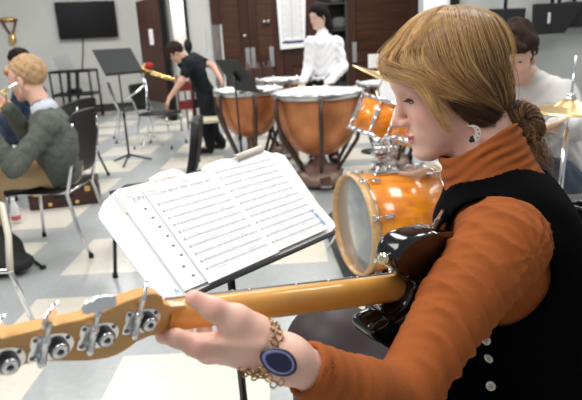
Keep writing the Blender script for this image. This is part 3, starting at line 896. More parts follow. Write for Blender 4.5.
# instrument case
q0, q1 = G(30, 211), G(100, 203)
cs = thing('instrument_case', 'dark maroon instrument case with brass latches on the floor under the chair', 'instrument case', ((q0[0]+q1[0])/2, (q0[1]+q1[1])/2+0.1, 0))
dv = q1-q0; Lc = np.linalg.norm(dv); dx_ = dv/Lc; Rc = np.array([dx_, np.cross([0, 0, 1], dx_), [0, 0, 1]]).T
cc = (q0+q1)/2+Rc[:, 1]*0.12
MAR = mat('maroon_leatherette', (0.045, 0.015, 0.014), 0.45, var=0.2)
MB().box(cc+V3((0, 0, 0.075)), (Lc, 0.26, 0.15), Rc, 0.015).build('case_body', MAR, cs)
MB().box(cc+V3((0, 0, 0.188)), (Lc, 0.26, 0.07), Rc, 0.015).build('case_lid', MAR, cs)
for k in (0.12, 0.5, 0.85):
    MB().box(cc+dx_*(k-0.5)*Lc-Rc[:, 1]*0.134+V3((0, 0, 0.148)), (0.045, 0.012, 0.05), Rc, 0.004).build('latch', BRASS, cs)
for k in (0.3, 0.68):
    MB().box(cc+dx_*(k-0.5)*Lc-Rc[:, 1]*0.132+V3((0, 0, 0.04)), (0.03, 0.008, 0.03), Rc, 0.003).build('stud', BRASS, cs)
MB().tube([cc-dx_*0.07-Rc[:, 1]*0.135+V3((0, 0, 0.1)), cc-dx_*0.05-Rc[:, 1]*0.17+V3((0, 0, 0.1)), cc+dx_*0.05-Rc[:, 1]*0.17+V3((0, 0, 0.1)), cc+dx_*0.07-Rc[:, 1]*0.135+V3((0, 0, 0.1))], 0.009).build('handle', PLASTICB, cs)

# backpack at the lower left, bottle
b = G(4, 282)
bp_ = thing('backpack', 'black backpack lying on the floor beside the near chrome leg at the left edge', 'backpack', (b[0]-0.08, b[1]+0.1, 0))
BX, BY = b[0]-0.14, b[1]+0.18
fb = lambda Q: smin(smin(sd_ell(Q, (BX, BY, 0.13), (0.20, 0.15, 0.13)), sd_ell(Q, (BX+0.07, BY-0.05, 0.07), (0.20, 0.12, 0.065)), 0.05), sd_cap(Q, (BX-0.05, BY, 0.15), (BX-0.02, BY+0.02, 0.36), 0.12, 0.06), 0.1)+0.006*np.sin(Q[:, 0]*40+np.sin(Q[:, 2]*30))
sdfobj('bag_body', fb, (BX-0.45, BY-0.35, 0.004), (BX+0.5, BY+0.35, 0.5), 0.014, mat('black_canvas', (0.012, 0.012, 0.014), 0.75), bp_)
e0 = G(27, 266); e1 = G(44, 269)
MB().tube([e0+V3((-0.05, 0, 0.03)), G(30, 263)+V3((0, 0, 0.05)), G(36, 264)+V3((0, 0, 0.012)), e1+V3((0, 0, 0.01))], [0.014, 0.012, 0.009, 0.006]).build('strap', BLACKP, bp_)
MB().tube([e1+V3((-0.02, 0, 0.012)), e1+V3((0.01, 0, 0.014))], 0.014).build('buckle', PLASTICB, bp_)
b = G(17, 223)
bt = thing('water_bottle', 'small clear bottle with a red label standing on the floor under the chair', 'bottle', (b[0], b[1], 0))
MB().lathe([(0, 0), (0.032, 0.002), (0.034, 0.03), (0.032, 0.1), (0.034, 0.13), (0.02, 0.165), (0.013, 0.18), (0.013, 0.19)], (b[0], b[1], 0), n=20).build('bottle_body', mat('milky_plastic', (0.8, 0.8, 0.8), 0.25), bt)
MB().lathe([(0.0345, 0.03), (0.0355, 0.035), (0.0355, 0.06), (0.0345, 0.065)], (b[0], b[1], 0), n=20).build('bottle_label', mat('red_label', (0.6, 0.1, 0.08), 0.5), bt)
MB().lathe([(0.015, 0.188), (0.015, 0.205), (0, 0.205)], (b[0], b[1], 0), n=20).build('cap', PAPER, bt)

# clear acrylic shield
aq = PY(214, 45, 8.6); 
ac = thing('acrylic_shield', 'clear acrylic shield panel standing in front of the dark cabinet doors', 'shield', (aq[0], 8.6, 0))
xa_, xb2 = PY(204.5, 40, 8.6)[0], PY(222, 40, 8.6)[0]
za_ = PY(213, 64, 8.6)[2]; zb_ = PY(213, 25, 8.6)[2]
MB().box(((xa_+xb2)/2, 8.6, (0.02+zb_)/2), (xb2-xa_, 0.012, zb_-0.02)).build('clear_panel', ACRYL, ac)
for X in (xa_, xb2): MB().box((X, 8.6, zb_/2), (0.022, 0.03, zb_)).build('edge_strip', mat('pale_edge', (0.6, 0.62, 0.62), 0.3), ac)
MB().box(((xa_+xb2)/2, 8.6, 0.015), (xb2-xa_+0.1, 0.3, 0.03)).build('foot', BGREY, ac)
# dark stands rack behind timpani
def rack(px, y, label, n=3):
    x = PY(px, 80, y)[0]
    t = thing('folded_stand', label, 'stand', (x, y, 0), 'folded dark stands in front of the cabinet doors')
    MB().tube([(x, y, 0.03), (x+0.03, y, 0.98)], 0.02, 8).build('pole', FRAMEB, t)
    for s in (-1, 1):
        MB().tube([(x+0.1*s, y-0.08, 0.02), (x+0.02, y, 0.35), (x-0.06*s, y, 0.97)], 0.014, 8).build('leg', FRAMEB, t)
    MB().box((x+0.02, y, 0.72), (0.16, 0.05, 0.36), None, 0.015).build('folded_desk', FRAMEB, t)
for k, px in enumerate((246, 256, 268)):
    rack(px, 9.0+0.3*k, ['leftmost folded dark stand in front of the brown doors', 'middle folded dark stand in front of the brown doors', 'rightmost folded dark stand in front of the brown doors'][k])
# red and black folded chairs behind the bending student
for k, px in enumerate((182, 189)):
    q = G(px, 124)
    t = thing('folded_chair', ['red folding chair stored behind the student in black, nearer the door', 'red folding chair stored behind the student in black, nearer the timpani'][k], 'folding chair', (q[0], 8.7+0.12*k, 0))
    x, y = PY(px, 100, 8.8+0.12*k)[0], 8.8+0.12*k
    MB().tube([(x-0.05, y, 0.02), (x-0.05, y, 0.86), (x+0.15, y, 0.86), (x+0.15, y, 0.02)], 0.012, 8).build('frame', REDP, t)
    for z in (0.7, 0.42): MB().box((x+0.05, y, z), (0.18, 0.03, 0.14), None, 0.01).build('folded_panel', [REDP, PLASTICB][k], t)
# microphone-like hanging shape in the doorway
q = PY(188, 46, 9.9)
mt = thing('coat_on_stand', 'small dark cap on a stand in the bright doorway', 'stand', (q[0], q[1], 0))
MB().tube([(q[0], q[1], 0.02), (q[0], q[1], q[2])], 0.015).build('pole', BLACKM, mt)
MB().sphere((q[0], q[1], q[2]), (0.07, 0.07, 0.12)).build('cap', PLASTICB, mt)
MB().lathe([(0, 0), (0.14, 0), (0.13, 0.02), (0, 0.03)], (q[0], q[1], 0)).build('foot', BLACKM, mt)

# score poster hanging on the doors
pa = [PY(px, py, YB-0.12) for px, py in ((276, -6), (305.5, -6), (305, 47), (280.5, 49.5))]
cen = sum(pa)/4
po = thing('score_poster', 'large white poster of printed music lines hanging on the dark doors', 'poster', cen)
w2 = pa[2][0]-pa[3][0]; h2 = pa[0][2]-pa[3][2]
MB().prism([(pa[i][0]-cen[0], pa[i][2]-cen[2]) for i in range(4)], cen, (1, 0, 0), (0, 0, 1), (0, -1, 0), 0.004).build('paper', PAPER, po)
lm = MB(); 
for k in range(15):
    z = pa[0][2]-0.1-k*(h2-0.28)/15
    lm.box((cen[0]+0.01+0.02*math.sin(k*2.1)-0.0, YB-0.124, z), (w2*0.82-0.04*(k % 3), 0.002, 0.01))
for k in range(3): lm.box((cen[0]-w2*0.38+w2*0.38*k, YB-0.124, cen[2]+0.02), (0.008, 0.002, h2*0.72))
lm.build('printed_lines', INKL, po)
lm = MB(); zz = pa[3][2]+0.11
for k in range(8): lm.box((cen[0]-w2*0.36+k*w2*0.105, YB-0.124, zz+0.01*(k % 2)), (0.045+0.02*(k % 3), 0.002, 0.04))
lm.build('printed_logos', mat('navy_ink', (0.05, 0.06, 0.15), 0.7), po)

# brass and chrome horn resting over the chair beside the bending student
q0, q1 = PY(150, 71, 7.6), PY(177, 80, 7.5)
hn = thing('brass_horn', 'gold brass horn pointing at the bending student above the black chair', 'horn', q0)
dq = unit(q1-q0); Lq = np.linalg.norm(q1-q0)
MB().lathe([(0.012, 0), (0.014, Lq*0.55), (0.02, Lq*0.75), (0.012, Lq)], q0, dq, 16).tube([q0+V3((0, 0, -0.04)), q0+dq*Lq*0.9+V3((0, 0, -0.02))], 0.010).build('tube', BRASS, hn)
MB().lathe([(0.06, -0.10), (0.035, -0.05), (0.015, 0.0), (0.012, 0.05)], q0, dq, 24).build('bell', BRASS, hn)
MB().sphere(q0+V3((0.0, -0.02, 0.07)), (0.055, 0.04, 0.045)).build('red_mute', mat('red_felt', (0.4, 0.01, 0.015), 0.7), hn)
hs_ = thing('horn_stand', 'chrome stand with bent rods between the empty music stand and the chair', 'stand', (q0[0], q0[1], 0))
pr1 = [PY(141, 73, 7.6), PY(146, 84, 7.55), PY(137, 92, 7.5), PY(124, 99, 7.45)]
MB().tube(pr1, 0.016).build('bent_rod', CHROME, hs_)
MB().tube([PY(146, 84, 7.55), PY(147, 110, 7.6), V3((PY(147, 130, 7.6)[0], 7.6, 0.03))], 0.014).build('post', CHROME, hs_)
for k in range(3):
    a_ = 0.3+k*2.094; c_ = V3((PY(147, 130, 7.6)[0], 7.6, 0)); MB().tube([c_+V3((0, 0, 0.2)), c_+V3((math.cos(a_)*0.2, math.sin(a_)*0.2, 0.012))], 0.010).build('leg', CHROME, hs_)
# ---------------------------------------------------------------- people
def skinmat(name, c): return mat(name, c, 0.5, sss=0.12, attr='tone', spec=0.4)
SKIN = skinmat('skin', (0.75, 0.5, 0.4))
def hand_sdf(wrist, d, n, side, s=1.0, curl=0.5, spread=0.12, tcurl=0.3):
    """d: fingers' direction, n: the way the palm faces, side: +1/-1 which side the thumb leaves"""
    d = unit(d); n = unit(n-d*(V3(n)@d)); t = np.cross(n, d)*side
    w = V3(wrist); prims = []
    spec = [(-0.034, 0.088, 0.070, 0.0078), (-0.012, 0.092, 0.078, 0.0082), (0.010, 0.088, 0.074, 0.008), (0.031, 0.080, 0.058, 0.007)]
    for (o, ml, fl, r) in spec:
        k = w+(d*ml-t*o*1.0)*s
        prims.append(([w-t*o*0.55*s, k], [0.019*s, 0.0125*s]))
        a = 0.25*curl; p = k; pts = [p]
        for seg in (0.45, 0.31, 0.24):
            a += curl
            dd = d*math.cos(a)+n*math.sin(a)-t*o*spread*8*math.cos(a)
            p = p+unit(dd)*fl*seg*s; pts.append(p)
        prims.append((pts, [r*1.15*s, r*s, r*0.93*s, r*0.8*s]))
    p0 = w+(d*0.02+t*0.02)*s; p1 = w+(d*0.045+t*0.045+n*0.01)*s
    p2 = p1+unit(d*0.8+t*0.45+n*tcurl)*0.034*s; p3 = p2+unit(d*0.95+t*0.1+n*tcurl)*0.028*s
    prims.append(([p0, p1, p2, p3], [0.017*s, 0.0125*s, 0.010*s, 0.0085*s]))
    def f(Q):
        out = None
        for i, (pts, rs) in enumerate(prims):
            e = sd_chain(Q, pts, rs, 0.004*s)
            out = e if out is None else smin(out, e, 0.005*s)
        return out
    return f

def head_sdf(L, neck=True, fem=0.0):
    """L: local points, x face, y left, z up, origin between the eyes' level at mid skull"""
    x, y, z = L[:, 0], L[:, 1], L[:, 2]
    A = L.copy(); A[:, 1] = np.abs(y)
    d = sd_ell(A, (-0.018, 0, 0.036), (0.092, 0.073, 0.080))
    d = smin(d, sd_ell(A, (0.030, 0, 0.028), (0.055, 0.060, 0.062)), 0.03)
    d = smin(d, sd_ell(A, (0.030, 0, -0.030), (0.048, 0.052, 0.066)), 0.03)
    d = smin(d, sd_cap(A, (-0.012, 0.050, -0.048), (0.058, 0.014, -0.095), 0.014, 0.013), 0.03)
    d = smin(d, sd_ell(A, (0.068, 0, -0.094), (0.015, 0.018, 0.014)), 0.018)
    d = smin(d, sd_ell(A, (0.052, 0.036, -0.028), (0.025, 0.024, 0.025)), 0.02)
    d = smin(d, sd_ell(A, (0.072, 0, 0.022), (0.013, 0.042, 0.011)), 0.02)
    d = smax(d, -sd_ell(A, (0.090, 0.031, 0.000), (0.014, 0.018, 0.013)), 0.014)
    d = smin(d, sd_sph(A, (0.0645, 0.031, -0.001), 0.0128), 0.003)
    d = smin(d, sd_cap(A, (0.076, 0, 0.012), (0.097, 0, -0.030), 0.0062, 0.0082), 0.012)
    d = smin(d, sd_sph(A, (0.0975, 0, -0.034), 0.0092), 0.005)
    d = smin(d, sd_ell(A, (0.088, 0.0115, -0.038), (0.010, 0.0062, 0.0068)), 0.006)
    d = smax(d, -sd_ell(A, (0.094, 0.0062, -0.0445), (0.005, 0.0035, 0.003)), 0.003)
    d = smin(d, sd_ell(A, (0.069, 0, -0.062), (0.016, 0.027, 0.018)), 0.014)
    d = smin(d, sd_ell(A, (0.0840, 0.004, -0.0600), (0.0060, 0.019, 0.0048)), 0.004)
    d = smin(d, sd_ell(A, (0.0815, 0, -0.0695), (0.0062, 0.017, 0.0056)), 0.004)
    d = smax(d, -sd_ell(A, (0.091, 0, -0.0650), (0.010, 0.025, 0.0011)), 0.0025)
    # ear
    e = sd_ell(A, (-0.008, 0.075, -0.008), (0.017, 0.0065, 0.030), rotm(0.35, 0.15, 0)) 
    e = smax(e, -sd_ell(A, (-0.004, 0.083, -0.006), (0.009, 0.006, 0.017)), 0.006)
    e = smin(e, sd_ell(A, (-0.002, 0.072, -0.036), (0.008, 0.0055, 0.009)), 0.006)
    d = smin(d, e, 0.006)
    return d
def tone(base, lip=(0.62, 0.25, 0.22), blush=(0.78, 0.36, 0.30)):
    base = V3(base)
    def f(L):
        c = np.tile(base, (len(L), 1))
        A = L.copy(); A[:, 1] = np.abs(L[:, 1])
        w = np.clip(1-np.linalg.norm((A-V3((0.062, 0.045, -0.03)))/V3((0.03, 0.03, 0.03)), axis=1), 0, 1)[:, None]*0.35
        c = c*(1-w)+V3(blush)*w
        w = np.clip(1-np.linalg.norm((A-V3((0.105, 0, -0.036)))/V3((0.02, 0.02, 0.02)), axis=1), 0, 1)[:, None]*0.3
        c = c*(1-w)+V3(blush)*w
        q = np.linalg.norm((A-V3((0.088, 0, -0.0650)))/V3((0.014, 0.0235, 0.0115)), axis=1)
        w = np.clip((1.05-q)*6, 0, 1)[:, None]*0.8
        return c*(1-w)+V3(lip)*w
    return f

def add_face(t, O, R, s, brow, hairc, eye=(0.04, 0.025, 0.015), lid=0.0, lash=1.0):
    """eyes, brows, lashes as parts"""
    T = lambda p: V3(O)+R@(V3(p)*s)
    for sd, nm in ((1, 'left'), (-1, 'right')):
        m = MB()
        m.sphere((0, 0, 0), 0.0131*s, 12)
        vs = np.array(m.v); vs = vs+T((0.0650, 0.031*sd, -0.0012))
        c = MB()
        # lens-shaped visible eye: a patch of the ball
        K = 11; J = 5; vv = []; ff = []
        for i in range(K):
            a = (-1+2*i/(K-1))
            for j in range(J):
                b = (-1+2*j/(J-1))
                ya = a*0.0098; zb = -0.0025-0.001*a*a+b*(0.0034-lid)*(1-a*a)**0.6-lid
                rr = 0.01345
                xx = math.sqrt(max(rr*rr-ya*ya-zb*zb, 1e-8))
                vv.append(T((0.0645+xx, 0.031*sd+ya, -0.001+zb)))
        for i in range(K-1):
            for j in range(J-1): ff.append((i*J+j, (i+1)*J+j, (i+1)*J+j+1, i*J+j+1))
        c.add(vv, ff, 0)
        e = c.build('eye', mat('eye_white', (0.55, 0.52, 0.50), 0.2, coat=0.5), t)
        ir = MB()
        vv = []; K2 = 14
        cy_, cz_ = 0.001*sd, -0.0035-lid*1.4
        for rr2 in (0.0, 0.0046):
            for i in range(K2):
                an = 2*math.pi*i/K2
                ya = cy_+rr2*math.cos(an); zb = cz_+rr2*math.sin(an)*0.8
                xx = math.sqrt(max(0.0137**2-ya*ya-zb*zb, 1e-8))
                vv.append(T((0.0645+xx, 0.031*sd+ya, -0.001+zb)))
        ir.add(vv, [(i, (i+1) % K2, K2+(i+1) % K2, K2+i) for i in range(K2)])
        sub(ir.build('iris', mat('iris', eye, 0.15), t), e)
        l = MB()
        pts = []
        for i in range(9):
            a = -1+2*i/8
            ya = a*0.0115; zb = -0.0025-0.001*a*a+(0.0040-lid)*(1-a*a)**0.6-lid
            xx = math.sqrt(max(0.0138**2-ya*ya-zb*zb, 1e-8))
            pts.append(T((0.0645+xx, 0.031*sd+ya*sd, -0.001+zb)))
        l.tube(pts, [0.0005*s]+[0.0008*s*lash**0.6]*7+[0.0005*s], 6)
        for i in range(2, 9):
            a = -1+2*i/8
            q = pts[i]; out = R@V3((0.0075, 0.0045*a*sd, -0.0025))*s
            l.tube([q, q+out*0.6, q+out+R@V3((0.001, 0, 0.0015))*s], [0.0005*s*lash**0.5, 0.0004*s*lash**0.5, 0.0002*s], 4)
        l.build('eyelashes', brow, t)
        b = MB(); rnd = random.Random(3)
        for i in range(34):
            a = i/33
            y0 = 0.013+0.034*a; z0 = 0.0205+0.0050*math.sin(a*2.3)-0.003*a+rnd.uniform(-0.0022, 0.0022)*(1-a*0.6)
            x0 = 0.0862-0.0185*a**1.8
            q = T((x0+0.0005, y0*sd, z0)); q2 = T((x0-0.0032*a+0.0009, (y0+0.0065)*sd, z0+0.0012*(1-a)-0.001*a))
            b.tube([q, q2], [0.0006*s, 0.0003*s], 4)
        b.build('eyebrow', brow, t)

def inv(R, O, s): 
    return lambda Q: ((Q-V3(O)) @ R)/s
# ---- generic clothed figures of the background
def figure(name, label, J, skin_c, hair_m, hairf, top_m, top_parts, bot_m, shoe_m=None, s=1.0, h=0.011, brow=None, lip=(0.6, 0.28, 0.24), extra=None, sleeve=1.0, face=True, bulk=1.0, collar=None):
    """J: dict of joints in world coordinates; left/right limbs as lists"""
    O, R = V3(J['head']), J['headR']
    hl = inv(R, O, s)
    root = J.get('root', (J['pelvis'][0], J['pelvis'][1], 0))
    t = thing(name, label, 'person', root)
    neck0 = O+R@(V3((-0.022, 0, -0.060))*s); neck1 = V3(J['neck'])
    pel = V3(J['pelvis']); ch = V3(J['chest'])
    up = unit(ch-pel)
    sh = [V3(J['arms'][0][0]), V3(J['arms'][1][0])]
    ac = unit(sh[0]-sh[1])
    fw = unit(np.cross(ac, up))
    ac = np.cross(up, fw)
    Rb = np.array([fw, ac, up]).T
    hw = np.linalg.norm(sh[0]-sh[1])/2
    hips = [V3(l[0]) for l in J['legs']]
    def torso(Q, g=0.0):
        d = sd_ell(Q, ch, (0.105*bulk+g, hw*0.93+g, 0.17+g), Rb)
        d = smin(d, sd_ell(Q, (pel*0.6+ch*0.4), (0.095*bulk+g, hw*0.78+g, 0.17+g), Rb), 0.06)
        d = smin(d, sd_ell(Q, pel+up*0.02, (0.115*bulk+g, hw*0.85+g, 0.12+g), Rb), 0.06)
        d = smin(d, sd_cap(Q, sh[0], sh[1], 0.055*s+g), 0.05)
        return d
    hands = []
    for a in J['arms']:
        hd = a[3] if len(a) > 3 else unit(V3(a[2])-V3(a[1]))
        hands.append(hand_sdf(a[2], hd, a[4] if len(a) > 4 else (0, 0, -1), a[5] if len(a) > 5 else 1, s*1.0, a[6] if len(a) > 6 else 0.45))
    def body(Q):
        d = head_sdf(hl(Q))*s
        d = smin(d, sd_cap(Q, neck0, neck1, 0.050*s, 0.056*s), 0.03)
        d = smin(d, torso(Q, -0.012), 0.04)
        for i, a in enumerate(J['arms']):
            d = smin(d, sd_chain(Q, a[:3], [0.042*s, 0.037*s, 0.025*s], 0.02), 0.02)
            d = smin(d, hands[i](Q), 0.012)
        for l in J['legs']:
            d = smin(d, sd_chain(Q, l[:3], [0.075*s, 0.052*s, 0.036*s], 0.03), 0.02)
            d = smin(d, sd_cap(Q, l[2], V3(l[3]), 0.036*s, 0.026*s), 0.02)
        return d
    allp = [neck1, pel, ch, O]+[V3(p) for a in J['arms'] for p in a[:3]]+[V3(p) for l in J['legs'] for p in l[:4]]
    lo = np.min(allp, axis=0)-0.24; hi = np.max(allp, axis=0)+0.24
    tf = tone(skin_c, lip=lip)
    vs, fs = snet(body, lo, hi, h)
    b = meshobj('body', vs, fs, SKIN, t, colors=tf(hl(vs)))
    # clothes
    def top(Q):
        d = torso(Q, 0.006)
        for i, a in enumerate(J['arms']):
            A0, A1, A2 = V3(a[0]), V3(a[1]), V3(a[2])
            if sleeve >= 1: pts, rs = [A0, A1, A2-(A2-A1)*0.04], [0.060*s, 0.052*s, 0.040*s]
            else: pts, rs = [A0, A0+(A1-A0)*sleeve], [0.060*s, 0.056*s]
            d = smin(d, sd_chain(Q, pts, rs, 0.02), 0.035)
        d = smin(d, sd_cap(Q, neck1+(neck0-neck1)*0.18, neck1-up*0.03, 0.060*s, 0.08*s), 0.04)
        cut = (Q-(pel-up*0.06)) @ (-up)
        d = smax(d, cut, 0.01)
        d = d+0.0035*np.sin(Q[:, 2]*70+4*np.sin(Q[:, 0]*22)+3*np.sin(Q[:, 1]*25))
        return d
    sdfobj(top_parts, top, lo, hi, h, top_m, t)
    def bot(Q):
        d = sd_ell(Q, pel+up*0.0, (0.122*bulk, hw*0.9, 0.125), Rb)
        d = smax(d, (Q-(pel+up*0.07)) @ up, 0.01)
        for l in J['legs']:
            d = smin(d, sd_chain(Q, [l[0], l[1], V3(l[2])+V3((0, 0, 0.0))], [0.092*s, 0.074*s, 0.058*s], 0.03), 0.03)
        return d+0.003*np.sin(Q[:, 0]*60+4*np.sin(Q[:, 2]*22))
    sdfobj('trousers', bot, lo, hi, h, bot_m, t)
    for l in J['legs']:
        a, b_ = V3(l[2]), V3(l[3])
        f = lambda Q: smax(smin(sd_cap(Q, (a[0], a[1], 0.055), (b_[0], b_[1], 0.042), 0.046, 0.04), sd_cap(Q, (a[0], a[1], 0.05), (a[0], a[1], 0.11), 0.045, 0.045), 0.02), 0.008-Q[:, 2], 0.004)
        sdfobj('shoe', f, np.minimum(a, b_)-0.12, np.maximum(a, b_)+0.14, 0.008, shoe_m or PLASTICB, t)
    if hairf:
        hf = lambda Q: hairf(hl(Q))*s
        sdfobj('hair', hf, O-0.30*s, O+0.24*s, 0.006, hair_m, t)
    if face: add_face(t, O, R, s, brow or hair_m, None)
    return t, hl
def hair_short(L, top=0.020, fringe=0.0, seed=0, back=-0.045, curl=0.004, fq=90):
    A = L.copy(); A[:, 1] = np.abs(L[:, 1])
    d = sd_ell(A, (-0.020, 0, 0.040+top*0.3), (0.098+top*0.2, 0.0775+top*0.1, 0.082+top*0.8))
    face = sd_ell(A, (0.085, 0, -0.035), (0.062, 0.09, 0.085))
    d = smax(d, -face, 0.012)
    d = smax(d, (back-A[:, 2])-0.35*(A[:, 0]+0.02), 0.01)
    ear = sd_ell(A, (0.0, 0.085, -0.02), (0.025, 0.025, 0.03)); d = smax(d, -ear, 0.01)
    if fringe: d = smin(d, sd_ell(A, (0.078, 0, 0.060), (0.030, 0.055, 0.026+fringe)), 0.02)
    n = np.sin(L[:, 0]*fq+seed+2*np.sin(L[:, 1]*fq*0.8))*np.sin(L[:, 1]*fq*1.1+seed*2+1.5*np.sin(L[:, 2]*fq))
    return d+curl*n
HBLOND = mat('blond_hair', (0.40, 0.24, 0.11), 0.6, col2=(0.56, 0.37, 0.20), vscale=40, stretch=(1, 1, 0.2), bump=0.8, bscale=180)
HDARK = mat('dark_brown_hair', (0.018, 0.011, 0.008), 0.8, spec=0.15, col2=(0.035, 0.02, 0.014), vscale=40, bump=0.8, bscale=160)
HBLACK = mat('black_hair', (0.008, 0.006, 0.006), 0.75, spec=0.15, bump=0.6, bscale=160)
GREENK = mat('grey_green_knit', (0.10, 0.115, 0.10), 0.9, var=0.25, vscale=60, bump=0.8, bscale=260)
KHAKI = mat('khaki_cotton', (0.50, 0.34, 0.18), 0.8, var=0.08, vscale=6, bump=0.4, bscale=30)
BLACKT = mat('black_cotton', (0.012, 0.015, 0.019), 0.9, spec=0.2, var=0.2, bump=0.4, bscale=30)
NAVY = mat('dark_navy_cloth', (0.012, 0.014, 0.025), 0.8)
WHITEC = mat('white_cotton', (0.80, 0.80, 0.82), 0.8, bump=0.5, bscale=24)
GREYC = mat('light_grey_sweatshirt', (0.56, 0.55, 0.53), 0.9, bump=0.5, bscale=30)
JEANS = mat('dark_blue_denim', (0.02, 0.035, 0.07), 0.8, var=0.2)

# --- blond boy playing the trumpet, seated at the left
s = 1.13
hd = P(27, 80, 3.5)
y0 = hd[1]
pv = V3((CH1[0]+0.07, CH1[1]-0.02, 0.585))
J = dict(head=hd, headR=rotm(math.radians(170), math.radians(6), 0), neck=P(45, 110, 3.53), chest=P(54, 139, 3.55), pelvis=pv,
         arms=[[P(49, 125, 3.36), P(14, 168, 3.28), P(-12, 132, 3.2), (-0.5, 0.2, 0.7), (0.3, 1, 0), 1, 0.6],
               [P(46, 119, 3.76), P(28, 136, 3.7), P(8, 107, 3.5), (-0.8, -0.1, 0.25), (0.3, -1, 0), -1, 0.7]],
         legs=[[pv+V3((-0.05, -0.10, -0.02)), P(-8, 178, 3.3)+V3((-0.05, 0, 0)), V3((-2.12, 3.52, 0.09)), V3((-2.28, 3.52, 0.04))],
               [pv+V3((-0.05, 0.12, -0.02)), P(-6, 166, 3.7)+V3((-0.05, 0, 0)), V3((-2.12, 3.9, 0.09)), V3((-2.28, 3.92, 0.04))]])
boy, hl = figure('person', 'blond person in a grey-green sweater and khaki trousers playing a trumpet', J, (0.74, 0.44, 0.33), HBLOND,
    lambda L: hair_short(L, 0.014, 0.006, 1.3, back=-0.055, curl=0.0035, fq=120), GREENK, 'sweater', KHAKI, s=s, bulk=1.3, brow=HBLOND)
# white collar standing out of the sweater
O, R = V3(J['head']), J['headR']; nk = V3(J['neck'])
n0 = O+R@(V3((-0.022, 0, -0.06))*s)
def colf(Q):
    d = sd_cap(Q, nk+(n0-nk)*0.05, nk+(n0-nk)*0.42, 0.082, 0.068)
    d = smax(d, -sd_cap(Q, nk, n0, 0.070, 0.060), 0.004)
    return smax(d, (Q-(nk+(n0-nk)*0.40)) @ unit(n0-nk), 0.004)
sdfobj('shirt_collar', colf, nk-0.2, nk+0.2, 0.006, mat('pale_blue_collar', (0.6, 0.65, 0.72), 0.8), boy)

# trumpet
tp = thing('trumpet', 'gold trumpet held up by the blond person at the left edge', 'trumpet', P(5, 100, 3.25))
A = P(17, 84, 3.27); B = P(-14, 100, 3.2)
dt = unit(B-A)
MB().lathe([(0.013, 0), (0.012, 0.012), (0.006, 0.03), (0.006, 0.06)], A, dt, 16).build('mouthpiece', CHROME, tp)
m = MB(); m.tube([A+dt*0.05, B], 0.0065, 10)
dn = V3((0, 0, -0.075))
m.tube([A+dt*0.10+dn, B+dn], 0.0065, 10)
m.tube([A+dt*0.10+dn, A+dt*0.075+dn*0.75, A+dt*0.075+dn*0.3, A+dt*0.10], 0.0065, 10)
m.build('tubing', BRASS, tp)
for k in range(3):
    q = A+dt*(0.16+0.034*k)+dn*0.5
    v = MB().lathe([(0, -0.075), (0.013, -0.075), (0.0135, 0.05), (0.014, 0.055), (0, 0.06)], q, n=14).build('valve_casing', BRASS, tp)
    sub(MB().lathe([(0.003, 0.055), (0.003, 0.08), (0.009, 0.082), (0.009, 0.086), (0, 0.087)], q, n=12).build('valve_button', CHROME, tp), v)
MB().lathe([(0.0065, 0), (0.010, 0.1), (0.02, 0.17), (0.045, 0.215), (0.062, 0.225), (0.060, 0.225), (0.04, 0.212), (0.016, 0.16), (0.006, 0.1)], A+dt*0.2+dn*1.0, dt, 24).build('bell', BRASS, tp)
MB().tube([A+dt*0.12+dn*0.4+V3((0, -0.03, 0)), A+dt*0.26+dn*0.4+V3((0, -0.03, 0))], 0.006).tube([A+dt*0.12+dn*0.8+V3((0, -0.03, 0)), A+dt*0.26+dn*0.8+V3((0, -0.03, 0))], 0.006).build('slide', BRASS, tp)

# --- another player behind him, mostly hidden
hd = P(19, 64, 5.1)
pv = V3((hd[0]+0.10, hd[1]+0.05, 0.58))
J = dict(head=hd, headR=rotm(math.radians(175), 0.15, 0), neck=hd+V3((0.05, 0, -0.2)), chest=hd+V3((0.06, 0, -0.36)), pelvis=pv,
         arms=[[hd+V3((0.05, -0.2, -0.27)), hd+V3((-0.08, -0.25, -0.5)), hd+V3((-0.28, -0.12, -0.40)), (-1, 0.3, 0.3), (0, 1, 0), 1, 0.6],
               [hd+V3((0.05, 0.2, -0.27)), hd+V3((-0.08, 0.25, -0.5)), hd+V3((-0.28, 0.08, -0.40)), (-1, -0.3, 0.3), (0, -1, 0), -1, 0.6]],
         legs=[[pv+V3((-0.04, -0.1, 0)), pv+V3((-0.45, -0.12, 0)), pv+V3((-0.45, -0.12, -0.5)), pv+V3((-0.6, -0.12, -0.54))],
               [pv+V3((-0.04, 0.1, 0)), pv+V3((-0.45, 0.12, 0)), pv+V3((-0.45, 0.12, -0.5)), pv+V3((-0.6, 0.12, -0.54))]])
figure('person', 'dark-haired person mostly hidden behind the blond trumpet player', J, (0.6, 0.38, 0.28), HDARK, lambda L: hair_short(L, 0.02, 0.0, 2.0), JEANS, 'shirt', JEANS, h=0.014, face=False)
band_chair((pv[0]-0.02, pv[1], 0), math.radians(180), 'black chair under the dark-haired person hidden behind the trumpet player')

